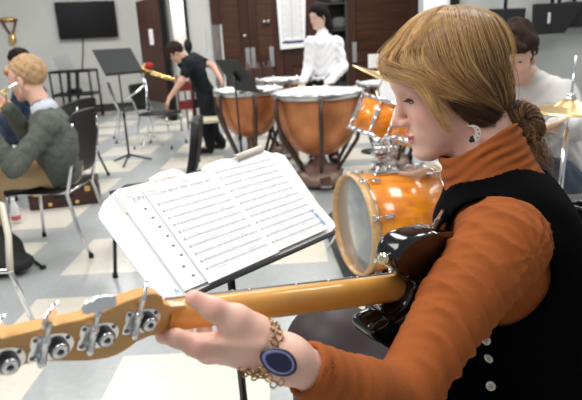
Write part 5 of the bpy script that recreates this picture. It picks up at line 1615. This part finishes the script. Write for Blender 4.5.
def legs_g(Q, g=0.0):
    d = sd_chain(Q, [HIPL, (HIPL+KNEE)/2+V3((0, 0, 0.01)), KNEE, KNEE+V3((-0.005, 0, -0.1)), ANK], [0.096+g, 0.090+g, 0.077+g, 0.060+g, 0.036+g], 0.03)
    d = smin(d, sd_cap(Q, ANK, ANK+V3((-0.14, 0.03, -0.04)), 0.036+g, 0.028+g), 0.02)
    d = smin(d, sd_chain(Q, [HIPR, KNR, ANR], [0.088+g, 0.062+g, 0.036+g], 0.03), 0.03)
    d = smin(d, sd_cap(Q, ANR, ANR+V3((-0.15, 0, -0.05)), 0.034+g, 0.026+g), 0.02)
    return d
def arm_r(Q, g=0.0): return sd_chain(Q, [SHR, ELR, WRR], [0.042+g, 0.037+g, 0.024+g], 0.02)
hand_rf = hand_sdf(WRR, (0.3, -0.5, -0.6), (-0.5, -0.4, 0.2), 1, 0.95, 0.5)
def rest(Q):
    d = torso_g(Q, -0.014)
    d = smin(d, sd_chain(Q, [SHL, ELB], [0.040, 0.036], 0.02), 0.02)
    d = smin(d, arm_r(Q), 0.02)
    d = smin(d, hand_rf(Q), 0.01)
    return smin(d, legs_g(Q, -0.006), 0.03)
tg = tone((0.80, 0.475, 0.375), lip=(0.60, 0.15, 0.14), blush=(0.82, 0.34, 0.29))
# fine head, fine hand, coarse rest: one body mesh
V = []; F = []; Cc = []; off = 0
for (fn, lo, hi, hres, kind) in ((headneck, HEADO-0.17, HEADO+V3((0.17, 0.15, 0.17)), 0.0021, 'h'), (lambda Q: smin(hand_l(Q), forearm(Q), 0.014), P(225, 340, 0.56)-V3((0.10, 0.11, 0.08)), P(330, 375, 0.58)+V3((0.03, 0.12, 0.14)), 0.0019, 'a'), (rest, np.array([-0.25, 0.6, 0.0]), np.array([0.72, 1.45, 1.16]), 0.011, 'b')):
    vs, fs = snet(fn, lo, hi, hres)
    V.append(vs); F.append(fs+off); off += len(vs)
    if kind == 'h': Cc.append(tg(hlg(vs)))
    elif kind == 'a':
        c = np.tile(V3((0.80, 0.49, 0.39)), (len(vs), 1))
        for q, r_ in ((P(190, 297, 0.512), 0.018), (P(199, 346, 0.525), 0.016), (P(213, 309, 0.51), 0.012), (P(163, 334, 0.53), 0.016)):
            w_ = np.clip(1-np.linalg.norm(vs-q, axis=1)/r_, 0, 1)[:, None]*0.5
            c = c*(1-w_)+V3((0.80, 0.34, 0.29))*w_
        Cc.append(c)
    else: Cc.append(np.tile(V3((0.80, 0.50, 0.41)), (len(vs), 1)))
SKING = mat('fair_skin', (0.8, 0.5, 0.4), 0.47, sss=0.18, attr='tone', spec=0.4, bump=0.06, bscale=900)
meshobj('body', np.concatenate(V), np.concatenate(F), SKING, girl, colors=np.concatenate(Cc))
BROW = mat('light_brown_brow', (0.09, 0.045, 0.025), 0.7)
add_face(girl, HEADO, HEADR, 1.0, BROW, None, lid=0.0, lash=4.5)
# thumb nail
nn = unit(P(194, 298.5, 0.516)-P(213, 309, 0.52)); up_ = unit(V3((0, -0.55, 0.8))-nn*(V3((0, -0.55, 0.8))@nn))
# ---- tights, dress, sweater
sdfobj('tights', lambda Q: legs_g(Q, 0.004), (-0.25, 0.7, 0.0), (0.62, 1.5, 0.95), 0.008, TIGHTS, girl)
def fold(Q, a, b_, n, amp, seed, tw=1.0):
    """creases running round a limb between a and b_"""
    a = V3(a); b_ = V3(b_); ab = b_-a; L_ = np.linalg.norm(ab); ax_ = ab/L_
    t = (Q-a)@ax_
    e1 = unit(np.cross(ax_, (0.2, 0.1, 1))); e2 = np.cross(ax_, e1)
    p = Q-a-t[:, None]*ax_
    an = np.arctan2(p@e2, p@e1)
    ph = t*n*2*math.pi/L_
    w_ = ph+tw*1.7*np.sin(an*1.0+seed)+0.9*np.sin(an*2+seed*1.7+t*18)+0.8*np.sin(t*31+seed)
    m1 = np.clip(0.5+0.5*np.sin(an*1.0+seed*2.3+t*9), 0, 1)
    w2 = ph*1.9-tw*2.6*np.sin(an+seed*0.7)+1.3*np.sin(an*3+seed)
    return amp*(0.5*(np.abs(np.sin(w_*0.5))**0.6-0.65)*m1+0.35*(np.abs(np.sin(w2*0.5))**0.6-0.65)*(1-m1*0.6))
HN = hw((-0.025, 0, -0.055))
CT = P(479, 144, 0.93)
def sweater(Q):
    sl = sd_chain(Q, [SHL+V3((0.0, 0.0, -0.01)), P(458, 303, 0.735), ELB, FMID, P(307, 369, 0.565)], [0.064, 0.050, 0.0375, 0.036, 0.0285], 0.012)
    sl = sl+fold(Q, SHL, ELB, 8, 0.013, 1.0)*np.clip((Q[:, 0]-ELB[0]+0.01)*14, 0, 1)
    sl = sl+fold(Q, ELB, P(307, 367, 0.565), 9, 0.0034, 4.0)*np.clip((ELB[0]-Q[:, 0])*14, 0, 1)
    # gathers running out from the armpit
    gc_ = P(520, 246, 0.76); gq = Q-gc_; gr = np.linalg.norm(gq, axis=1); ga = np.arctan2(gq@V3((0, 0, 1)), gq@unit((-1, -0.3, 0)))
    sl = sl+0.0042*(np.abs(np.sin(ga*5.5+0.6*np.sin(gr*40)))**0.6-0.6)*np.clip(1-gr/0.11, 0, 1)*np.clip(gr/0.02, 0, 1)
    cuff = (Q-P(304, 367.5, 0.563)) @ unit(P(304, 367.5, 0.563)-P(345, 382, 0.59))
    sl = smax(sl, cuff, 0.003)
    sl = smax(sl, -sd_cap(Q, P(270, 353, 0.545), P(316, 373, 0.568), 0.0222, 0.0222), 0.002)
    d = torso_g(Q, 0.003)+fold(Q, CH, PV, 4, 0.004, 2.0)
    d = smin(d, sl, 0.018)
    d = smin(d, arm_r(Q, 0.016)+fold(Q, SHR, ELR, 5, 0.004, 3.0), 0.03)
    # turtleneck with rolled folds
    tk = sd_cap(Q, CT, NK+V3((0, 0, -0.02)), 0.0665, 0.080)
    ax_ = unit(NK-CT); t = (Q-CT)@ax_
    e1 = unit(np.cross(ax_, (0, 1, 0))); e2 = np.cross(ax_, e1); p = Q-CT-t[:, None]*ax_; an = np.arctan2(p@e2, p@e1)
    tk = tk+0.0026*np.sin(t*300+2.6*np.sin(an*1.5+1.0)+1.5*np.sin(an*3.3+2)+t*130*np.sin(an*0.9+0.6))*np.clip(1.15-t*12, 0.0, 1)*(0.6+0.4*np.sin(an*4+t*80))
    tk = smax(tk, -(t+0.004+0.006*np.sin(an*2)), 0.004)
    tk = smax(tk, -sd_cap(Q, CT-ax_*0.08, CT+ax_*0.03, 0.0600, 0.0600), 0.003)
    d = smin(d, tk, 0.014)
    return smax(d, (PV[2]-0.02)-Q[:, 2], 0.01)
sdfobj('turtleneck_sweater', sweater, (-0.04, 0.38, 0.70), (0.70, 1.30, 1.19), 0.0030, RUST, girl)
AH = P(492, 262, 0.78)
def dress(Q):
    d = torso_g(Q, 0.0145)
    d = smin(d, smax(legs_g(Q, 0.020), -(Q[:, 0]-(PV[0]-0.24)), 0.01), 0.04)
    # armhole: a slanted oval tube through the shoulder, seen from the camera side
    v = unit(AH-CAMP); e1 = unit(np.cross(v, (0, 0, 1))); e2 = np.cross(e1, v)
    q = Q-AH; a = q@e1; b_ = q@e2; c = q@v
    ang = 0.25; a2 = a*math.cos(ang)+b_*math.sin(ang); b2 = -a*math.sin(ang)+b_*math.cos(ang)
    hole = (np.sqrt((a2/0.076)**2+(b2/0.092)**2)-1)*0.078
    hole = np.maximum(hole, np.abs(c)-0.19)
    d = smax(d, -hole, 0.004)
    nh = sd_cap(Q, CT-unit(NK-CT)*0.1, NK+V3((-0.002, 0, 0.004)), 0.080, 0.074)
    d = smax(d, -nh, 0.004)
    d = d+0.002*np.sin(Q[:, 0]*60+3*np.sin(Q[:, 2]*30))
    return d
sdfobj('pinafore_dress', dress, (-0.05, 0.62, 0.40), (0.74, 1.40, 1.16), 0.0042, VELVET, girl)
def trace(fn, px, py, t0=0.5, t1=1.6):
    d = ray(px, py); L_ = np.linalg.norm(d); t = t0
    for _ in range(200):
        q = CAMP+d*t; v = float(fn(q[None])[0])
        if v < 0.0003: return q
        t += max(v*0.7, 0.0004)/L_
        if t > t1: return None
    return CAMP+d*t
def grad(fn, p):
    e = 1e-3; return unit([float(fn((p+V3(k)*e)[None])[0]-fn((p-V3(k)*e)[None])[0]) for k in ((1, 0, 0), (0, 1, 0), (0, 0, 1))])
BTN = mat('pearl_button', (0.75, 0.70, 0.62), 0.3)
for (px, py) in ((485, 324), (486.5, 340), (489, 358), (491, 386)):
    q = trace(dress, px, py)
    if q is None: continue
    n_ = grad(dress, q)
    b = MB().lathe([(0, 0.0016), (0.0040, 0.0016), (0.0052, 0.0032), (0.0070, 0.0030), (0.0074, 0.0015), (0.0070, -0.001)], q, n_, 20).build('button', BTN, girl)
    a1 = unit(np.cross(n_, (0, 0, 1))); a2 = np.cross(n_, a1)
    hm = MB()
    for s1 in (-1, 1):
        for s2 in (-1, 1): hm.lathe([(0, 0.0020), (0.0008, 0.0020), (0.0008, 0.0012)], q+a1*0.0014*s1+a2*0.0014*s2, n_, 8)
    sub(hm.build('button_holes', BLACKP, girl), b)

# ---- hair
rng = np.random.default_rng(7)
def cap_sdf(L):
    A = L.copy(); A[:, 1] = np.abs(L[:, 1])
    d = sd_ell(A, (-0.004, 0, 0.043), (0.0965, 0.081, 0.080))
    d = smax(d, -sd_ell(A, (0.088, 0, -0.028), (0.074, 0.12, 0.088)), 0.01)
    d = smax(d, -(A[:, 2]+0.048+0.25*(A[:, 0]+0.05)), 0.012)
    d = smax(d, -sd_ell(A, (0.010, 0.085, -0.045), (0.032, 0.04, 0.045)), 0.01)
    return d
HCAP = mat('brown_under_hair', (0.10, 0.052, 0.025), 0.6, bump=0.6, bscale=300, stretch=(1, 1, 0.2))
vs, fs = snet(lambda Q: cap_sdf(hlg(Q)), HEADO-0.16, HEADO+0.17, 0.004)
meshobj('hair_base', vs, fs, HCAP, girl)
def lp(px, py, y):
    """head-local point on the plane of depth given by y (to the girl's left), seen at a pixel"""
    nrm = HEADR[:, 1]; p0 = HEADO+nrm*y
    d = ray(px, py); q = CAMP+d*((p0-CAMP)@nrm)/(d@nrm)
    return hlg(q[None])[0]
def crom(P_, K):
    P_ = np.asarray(P_, float); n = len(P_)
    Pp = np.vstack([2*P_[0]-P_[1], P_, 2*P_[-1]-P_[-2]])
    u_ = np.linspace(0, n-1-1e-6, K); i = u_.astype(int); t = (u_-i)[:, None]
    p0, p1, p2, p3 = Pp[i], Pp[i+1], Pp[i+2], Pp[i+3]
    return 0.5*((2*p1)+(-p0+p2)*t+(2*p0-5*p1+4*p2-p3)*t*t+(-p0+3*p1-3*p2+p3)*t**3)
def solid(L):
    A = L.copy(); A[:, 1] = np.abs(L[:, 1])
    return sd_ell(A, (-0.003, 0, 0.043), (0.098, 0.083, 0.081))
def blendfam(guides, nlock, per, K, lw, thick, col_fn, push=0.0, jit=0.0006, tip=False):
    """guides: list of control polylines; strands run along blends of neighbouring guides"""
    G_ = np.array([crom(g, K) for g in guides])
    out = []; cols = []
    for l in range(nlock):
        u_ = rng.random()*(len(guides)-1); i = min(int(u_), len(guides)-2); t = u_-i
        base = G_[i]*(1-t)+G_[i+1]*t
        T = np.gradient(base, axis=0); T /= np.linalg.norm(T, axis=1, keepdims=True)+1e-9
        out_dir = base-V3((-0.014, 0, 0.045)); out_dir /= np.linalg.norm(out_dir, axis=1, keepdims=True)
        side = np.cross(T, out_dir)
        lift = rng.random()*thick
        w0 = lw*(0.6+0.8*rng.random())
        c = col_fn(u_/(len(guides)-1), lift/thick if thick else 0)
        ph = rng.random()*6
        tt = np.linspace(0, 1, K)
        bow = np.sin(math.pi*tt)
        lw_env = (0.45+0.75*np.sin(math.pi*np.clip(tt*1.05, 0, 1)))
        if tip: lw_env = 1.15-1.0*tt**1.5
        for k in range(per):
            a = rng.normal(0, 0.5); r_ = rng.normal(0, 0.35)
            off = side*(a*w0*lw_env)[:, None]+out_dir*((lift+0.0012*r_)*(0.4+0.6*bow))[:, None]
            off += side*(0.0026*np.sin(tt*6+ph+k*0.012))[:, None]+out_dir*(0.0012*np.sin(tt*9+ph*2))[:, None]
            if tip:
                e_ = 0.68+0.32*rng.random(); f_ = (base+off)+rng.normal(0, jit, 3); out.append(crom(f_[:max(4, int(K*e_))], K))
            else: out.append(base+off+rng.normal(0, jit, 3))
            cols.append(np.clip(c*(1+rng.normal(0, 0.13)), 0.005, 0.9)); continue
            out.append(base+off+rng.normal(0, jit, 3)); cols.append(np.clip(c*(1+rng.normal(0, 0.13)), 0.005, 0.9))
    return np.array(out), np.array(cols)
def pushout(P_, mn):
    N, K, _ = P_.shape; q = P_.reshape(-1, 3).copy()
    for _ in range(2):
        d = solid(q); e = 1e-3
        g = np.stack([solid(q+V3(k)*e)-solid(q-V3(k)*e) for k in ((1, 0, 0), (0, 1, 0), (0, 0, 1))], 1); g /= np.linalg.norm(g, axis=1, keepdims=True)+1e-9
        m_ = np.clip(mn-d, 0, None)
        q += g*m_[:, None]
    return q.reshape(N, K, 3)
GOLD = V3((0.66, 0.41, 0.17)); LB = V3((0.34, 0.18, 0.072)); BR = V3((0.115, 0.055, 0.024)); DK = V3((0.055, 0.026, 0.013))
BUN = lp(521, 122, 0.012)
root = lp(503, 112, 0.03)
fam = []
# side sweeps from the parting back to the bun (camera side)
gA = [[lp(440, 17, 0.004), lp(424, 40, 0.052), lp(432, 64, 0.080), lp(452, 86, 0.092), lp(484, 103, 0.072), root],
      [lp(432, 22, 0.004), lp(436, 45, 0.055), lp(447, 72, 0.088), lp(468, 92, 0.090), lp(494, 106, 0.060), root],
      [lp(448, 14, 0.004), lp(452, 40, 0.060), lp(465, 70, 0.086), lp(484, 92, 0.078), root],
      [lp(464, 9, 0.002), lp(472, 35, 0.058), lp(486, 65, 0.072), lp(498, 92, 0.056), root],
      [lp(472, 12, 0.0), lp(482, 38, 0.045), lp(497, 68, 0.045), lp(506, 95, 0.035), root],
      [lp(478, 15, -0.01), lp(493, 40, 0.012), lp(506, 70, 0.01), lp(511, 98, 0.015), root]]
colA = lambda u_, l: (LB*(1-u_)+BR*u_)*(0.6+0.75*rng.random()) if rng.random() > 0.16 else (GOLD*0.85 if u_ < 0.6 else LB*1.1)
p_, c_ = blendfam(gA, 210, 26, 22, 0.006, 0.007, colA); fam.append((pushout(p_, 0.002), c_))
# front: swept from the parting forward over the forehead, curling back past the temple
gB = [[lp(440, 16, 0.0), lp(412, 30, 0.020), lp(392, 50, 0.034), lp(389, 68, 0.050), lp(408, 74, 0.072), lp(438, 86, 0.090), lp(476, 100, 0.080), root],
      [lp(436, 16, 0.002), lp(408, 34, 0.022), lp(386, 54, 0.030), lp(384, 67, 0.042), lp(398, 73, 0.062), lp(426, 82, 0.084), lp(464, 98, 0.088), root],
      [lp(446, 13, 0.002), lp(424, 30, 0.030), lp(404, 50, 0.048), lp(402, 68, 0.062), lp(420, 80, 0.080), lp(450, 92, 0.091), lp(482, 104, 0.074), root],
      [lp(452, 12, 0.003), lp(436, 32, 0.042), lp(424, 52, 0.066), lp(430, 70, 0.082), lp(450, 88, 0.093), lp(480, 101, 0.078), root]]
colB = lambda u_, l: GOLD*(0.7+0.6*rng.random()) if rng.random() > 0.3 else LB
p_, c_ = blendfam(gB, 150, 26, 26, 0.0065, 0.006, colB); fam.append((pushout(p_, 0.0025), c_))
# right side (away)
gR = [[lp(432, 20, -0.004), lp(402, 34, -0.03), lp(392, 56, -0.055), lp(410, 78, -0.080), lp(450, 92, -0.088), lp(490, 106, -0.055), lp(503, 112, -0.01)],
      [lp(450, 12, -0.006), lp(448, 40, -0.06), lp(462, 75, -0.088), lp(486, 98, -0.065), lp(503, 112, -0.01)],
      [lp(476, 10, -0.006), lp(482, 38, -0.055), lp(494, 70, -0.065), lp(504, 98, -0.04), lp(503, 112, -0.01)],
      [lp(480, 14, -0.008), lp(496, 42, -0.03), lp(507, 72, -0.03), lp(510, 100, -0.015), lp(505, 114, 0.0)]]
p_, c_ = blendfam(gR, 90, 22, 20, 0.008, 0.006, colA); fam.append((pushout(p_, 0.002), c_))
# loose lock hanging in front of the ear
gC = [[lp(418, 30, 0.030), lp(402, 52, 0.055), lp(408, 74, 0.074), lp(424, 92, 0.088), lp(434, 110, 0.090), lp(446, 123, 0.090), lp(458, 129, 0.091)],
      [lp(426, 28, 0.034), lp(412, 52, 0.060), lp(418, 74, 0.080), lp(430, 94, 0.092), lp(437, 112, 0.092), lp(444, 128, 0.090), lp(450, 138, 0.090)]]
p_, c_ = blendfam(gC, 22, 14, 26, 0.0055, 0.003, lambda u_, l: GOLD*(0.7+0.5*rng.random()), tip=True); fam.append((p_, c_))
gC2 = [[lp(404, 60, 0.058), lp(418, 80, 0.080), lp(430, 100, 0.090), lp(441, 120, 0.090), lp(443, 140, 0.088)], [lp(410, 60, 0.062), lp(424, 80, 0.086), lp(438, 98, 0.093), lp(452, 112, 0.092), lp(466, 118, 0.090)]]
p_, c_ = blendfam(gC2, 10, 5, 20, 0.004, 0.002, lambda u_, l: GOLD*1.0, tip=True); fam.append((p_, c_))
# low dark hair between temple and nape
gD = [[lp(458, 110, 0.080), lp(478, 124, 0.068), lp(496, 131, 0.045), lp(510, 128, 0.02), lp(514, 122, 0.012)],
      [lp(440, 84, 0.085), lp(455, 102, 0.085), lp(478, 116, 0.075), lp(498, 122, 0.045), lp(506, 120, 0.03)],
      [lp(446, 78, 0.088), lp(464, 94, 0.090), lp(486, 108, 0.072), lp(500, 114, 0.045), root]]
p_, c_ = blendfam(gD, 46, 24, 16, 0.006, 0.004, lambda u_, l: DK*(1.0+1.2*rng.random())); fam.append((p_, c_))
# bun: rings round the knot
bp2 = []; bc = []
bx_ = unit(lp(535, 140, 0.012)-lp(508, 108, 0.012)); bz = V3((0, 1, 0)); by = unit(np.cross(bz, bx_))
for k in range(900):
    ph = rng.random()*6.28; R1 = 0.0165*(0.8+0.4*rng.random()); r1 = 0.012*math.sqrt(rng.random())+0.002
    tw = 1.5+rng.random(); a0 = rng.random()*6.28; tt = np.linspace(0, 2.6+rng.random()*2, 18)
    an = a0+tt; tu_ = ph+tw*tt
    rr = R1+r1*np.cos(tu_)
    pt = BUN+np.outer(rr*np.cos(an)*1.35, bx_)+np.outer(rr*np.sin(an)*1.0, by)+np.outer(r1*np.sin(tu_)*1.5+0.004, bz)
    bp2.append(pt); bc.append((BR if rng.random() < 0.6 else LB)*(0.6+0.8*rng.random()))
fam2 = (np.array(bp2), np.array(bc))
# wisps falling from the bun
wp2 = []; wc = []
for k in range(90):
    x0 = 524+rng.normal(0, 7); y0_ = 130+rng.normal(0, 6); e_x = 547+rng.normal(0, 8); e_y = 166+rng.normal(0, 17)
    z0 = 0.012+rng.normal(0, 0.012)
    g = [lp(x0, y0_, z0), lp(x0*0.55+e_x*0.45+rng.normal(0, 6), y0_*0.6+e_y*0.4, z0+rng.normal(0.008, 0.008)), lp(x0*0.25+e_x*0.75+rng.normal(0, 5), y0_*0.25+e_y*0.75, z0+rng.normal(0.012, 0.01)), lp(e_x, e_y, z0+rng.normal(0.01, 0.012))]
    c0 = crom(g, 18); 
    for q in range(3): wp2.append(c0+rng.normal(0, 0.0015, 3)+np.outer(np.linspace(0, 1, 18)**2, rng.normal(0, 0.007, 3))); wc.append((LB if rng.random() < 0.6 else BR)*(0.7+0.7*rng.random()))
# flyaways
fp = []; fc = []
for k in range(260):
    i = rng.integers(len(fam[0][0])); 
    src = fam[0][0][i] if rng.random() < 0.6 else fam[1][0][rng.integers(len(fam[1][0]))]
    n_ = src-V3((-0.014, 0, 0.045)); n_ /= np.linalg.norm(n_, axis=1, keepdims=True)
    K = len(src); tt = np.linspace(0, 1, K)[:, None]
    q = src+n_*(0.004+0.007*rng.random())*np.sin(math.pi*tt)**0.7+rng.normal(0, 0.004, 3)*tt
    q = q[:int(K*(0.5+0.5*rng.random()))]
    u0 = np.linspace(0, len(q)-1, 18); i0 = np.clip(u0.astype(int), 0, len(q)-2); f0 = (u0-i0)[:, None]
    fp.append(q[i0]*(1-f0)+q[i0+1]*f0); fc.append(GOLD)
HAIRM = mat('blond_strands', (0.4, 0.25, 0.1), 0.36, attr='tone', spec=0.5)
def tohead(P_): return HEADO+P_@HEADR.T
def allsame(ps, K=22):
    o = []
    for p_ in ps:
        u0 = np.linspace(0, p_.shape[1]-1, K); i0 = np.clip(u0.astype(int), 0, p_.shape[1]-2); f0 = (u0-i0)[None, :, None]
        o.append(p_[:, i0]*(1-f0)+p_[:, i0+1]*f0)
    return np.concatenate(o)
hp_all = allsame([f_[0] for f_ in fam]); hc_all = np.concatenate([f_[1] for f_ in fam])
strands('hair', tohead(hp_all), 0.00042, HAIRM, girl, cols=hc_all)
MB_b = sdfobj('bun_core', lambda Q: sd_ell(hlg(Q), BUN, (0.022, 0.020, 0.024))+0.002*np.sin(Q[:, 0]*300)*np.sin(Q[:, 2]*260), HEADO+HEADR@BUN-0.05, HEADO+HEADR@BUN+0.05, 0.003, HCAP, girl)
strands('hair_bun', tohead(fam2[0]), 0.0007, HAIRM, girl, cols=fam2[1])
strands('loose_wisps', tohead(np.concatenate([np.array(wp2), ])), 0.00032, HAIRM, girl, cols=np.array(wc))
strands('flyaway_hair', tohead(np.array(fp)), 0.00022, HAIRM, girl, cols=np.array(fc))

# ---- crescent earring with dots and a little black cat
eo = lp(472, 134, 0.085); EC = hw(eo)
ea = unit(-HEADR[:, 0]*1.0+V3((0, 0.1, 0))); eb = V3((0, 0, 1.0)); eb = unit(eb-ea*(eb@ea)); en2 = np.cross(ea, eb)
if en2@(CAMP-EC) < 0: en2 = -en2
cres = []
R1 = 0.0140
for i in range(25):
    a = math.radians(108-238*i/24); cres.append((R1*math.cos(a), R1*math.sin(a)))
for i in range(25):
    a = math.radians(-130+238*i/24); tI = abs((i-12)/12.0)
    w_ = 0.0085*(1-tI**2.0); cres.append(((R1-w_)*math.cos(a), (R1-w_)*math.sin(a)))
seen = cres[:25]+cres[26:49]
er = MB().prism(seen, EC, ea, eb, en2, 0.002).build('moon_earring', mat('pearl_white', (0.85, 0.82, 0.78), 0.25, coat=0.5), girl, 'white crescent moon earring')
dm = MB()
for a, r_ in ((55, 0.0009), (25, 0.0012), (-12, 0.0013), (-45, 0.0010)):
    aa = math.radians(a); c = EC+ea*(0.0105*math.cos(aa))+eb*(0.0105*math.sin(aa))+en2*0.0010
    dm.lathe([(0, 0.0004), (r_, 0.0004), (r_, 0)], c, en2, 12)
sub(dm.build('moon_dots', mat('brown_dot', (0.12, 0.04, 0.03), 0.5), girl), er)
ctm = MB(); cc_ = EC-ea*0.0025-eb*0.0075
cat_out = [(-0.003, -0.004), (0.003, -0.004), (0.0036, -0.001), (0.0024, 0.0015), (0.0026, 0.0038), (0.0018, 0.0030), (0.0004, 0.0032), (-0.0004, 0.0042), (-0.001, 0.0024), (-0.0012, 0.001), (-0.0032, -0.001)]
ctm.prism([(a*1.25, b_*1.25) for a, b_ in cat_out], cc_, ea, eb, en2, 0.003)
sub(ctm.build('black_cat_charm', GLOSSB, girl), er)
MB().tube([EC+eb*0.012-ea*0.003, EC+eb*0.018-ea*0.004], 0.0006, 6).build('ear_hook', CHROME, girl)

# ---- bracelet with an agate slice
armf = lambda Q: smin(hand_l(Q), forearm(Q), 0.014)
SC_ = trace(armf, 279, 361, 0.4, 0.8)
sn = grad(armf, SC_); sn = unit(sn*0.6+unit(CAMP-SC_)*0.4)
ta = unit(P(296, 366, 0.56)-P(262, 357, 0.545)); ta = unit(ta-sn*(ta@sn)); tb = np.cross(sn, ta)
if tb[2] < 0: tb = -tb
br = thing('bracelet', 'dark blue agate slice bracelet with brass rings on the girl\'s wrist', 'bracelet', SC_)
ov = [(0.0165*math.cos(a)*(1+0.06*math.cos(2*a+1)), 0.0115*math.sin(a)*(1+0.10*math.cos(a))) for a in np.linspace(0, 2*math.pi, 41)[:-1]]
AGC = SC_+sn*0.005
MB().prism([(a*1.05, b_*1.05) for a, b_ in ov], AGC, ta, tb, sn, 0.005, bev=0.0012).build('agate_rim', mat('dark_navy_rim', (0.006, 0.007, 0.02), 0.3, coat=0.3), br)
MB().prism([(a*0.90, b_*0.88) for a, b_ in ov], AGC+sn*0.0012, ta, tb, sn, 0.0034, bev=0.0004).build('lavender_band', mat('lavender_agate', (0.16, 0.16, 0.33), 0.35, coat=0.2, var=0.3, vscale=200), br)
MB().prism([(a*0.76+0.0006, b_*0.72) for a, b_ in ov], AGC+sn*0.0016, ta, tb, sn, 0.0034, bev=0.0004).build('agate_centre', mat('deep_blue_agate', (0.004, 0.006, 0.035), 0.35, coat=0.15), br)
OBR = mat('old_brass', (0.42, 0.27, 0.12), 0.3, metal=1.0)
def ring(c, n_, r_, w_=0.0009):
    n_ = unit(n_); a = unit(np.cross(n_, (0.3, 0.2, 1))); b_ = np.cross(n_, a)
    return [c+r_*(a*math.cos(t)+b_*math.sin(t)) for t in np.linspace(0, 2*math.pi, 15)[:-1]]
axis_c = P(283, 358, 0.565)
fa = unit(P(305, 367, 0.563)-WR)
for s_ in (-1, 1):
    for dx_ in (-0.007, 0.006):
        p0 = AGC+ta*dx_+tb*0.0125*s_
        # chain around the wrist
        r0 = p0-axis_c; r0 = r0-fa*(r0@fa); e1 = unit(r0); e2 = np.cross(fa, e1); e2 = e2 if (e2@tb)*s_ > 0 else -e2
        for k in range(5):
            an = 0.17+0.27*k
            rad = 0.0262
            c = axis_c+fa*((p0-axis_c)@fa)+rad*(e1*math.cos(an)+e2*math.sin(an))
            rn_ = e1*math.cos(an)+e2*math.sin(an)
            MB().tube(ring(c, rn_ if k % 2 == 0 else (fa*0.8+rn_*0.3), 0.0042), 0.0009, 6, closed=True).build('chain_ring', OBR, br)
q = AGC-tb*0.0165
for k in range(3):
    MB().tube(ring(q+ta*(-0.004+0.006*k)-tb*0.004*(k % 2), sn+ta*0.4*k, 0.0032), 0.0008, 6, closed=True).build('chain_ring', OBR, br)

# black strap from the horn to the shoulder
sp = thing('guitar_strap', 'narrow black strap between the bass horn and the girl\'s shoulder', 'strap', hp_)
q0 = hp_+gn*0.011; q1 = P(430, 240, 0.78); q2 = P(446, 214, 0.90)
MB().tube([q0, (q0+q1)/2+V3((0, 0, 0.004)), q1, (q1+q2)/2, q2], [0.004, 0.008, 0.010, 0.010, 0.010], 8).build('band', GLOSSB, sp)

# chair under the girl
band_chair((PV[0]+0.02, PV[1], 0), math.radians(180), 'black chair that the girl with the bass sits on', s=1.25, back_h=0.70)

# amplifier with knobs and cables at the lower right
aa = P(574, 214, 1.55)
am = thing('amplifier', 'black amplifier with small knobs and lettering at the lower right edge', 'amplifier', (aa[0]+0.12, aa[1]+0.1, 0))
ztop = P(574, 231, 1.55)[2]
AX, AY = aa[0]+0.14, aa[1]+0.12
MB().box((AX, AY, ztop/2), (0.44, 0.30, ztop-0.02), None, 0.015).build('cabinet', mat('black_tolex', (0.008, 0.008, 0.009), 0.95, spec=0.15, bump=0.8, bscale=400), am)
MB().box((AX, AY-0.152, ztop-0.08), (0.40, 0.006, 0.10), None, 0.002).build('control_panel', BLACKP, am)
for k in range(5):
    c = (AX-0.155+0.045*k, AY-0.156, ztop-0.07)
    kb = MB().lathe([(0.010, 0), (0.009, 0.012), (0.0, 0.013)], c, (0, -1, 0), 16).build('knob', BLACKM, am)
    MB().box((c[0], c[1]-0.0005, c[2]-0.02), (0.016, 0.001, 0.003)).build('printed_mark', INKL, am)
MB().box((AX, AY-0.151, ztop*0.42), (0.38, 0.004, ztop*0.55), None, 0.001).build('grille', mat('dark_grille', (0.02, 0.02, 0.02), 0.9, bump=1.0, bscale=500), am)
MB().lathe([(0.0, 0.004), (0.009, 0.004), (0.012, 0.0)], (AX-0.155, AY-0.156, ztop-0.16), (0, -1, 0), 18).build('input_jack', CHROME, am)
mx = thing('cable_bundle', 'tangle of shiny black cables and plugs on top of the amplifier', 'cables', (AX-0.1, AY-0.05, ztop))
rr_ = np.random.default_rng(3)
MB().box((AX-0.05, AY-0.02, ztop+0.028), (0.24, 0.16, 0.045), None, 0.012).build('pedal_box', PLASTICB, mx)
for k in range(7):
    p = [V3((AX-0.16+rr_.random()*0.16, AY-0.13+rr_.random()*0.1, ztop+0.015+rr_.random()*0.06)) for _ in range(5)]
    pp = crom(p, 30)
    MB().tube(pp, 0.0055, 8).build('cable', GLOSSB, mx)
for k in range(4):
    MB().lathe([(0.012, 0), (0.012, 0.012), (0, 0.013)], (AX-0.14+0.05*k, AY-0.06, ztop+0.05), n=16).build('dial', GLOSSB, mx)
for o in list(bpy.data.objects):
    if '_o' in o: del o['_o']
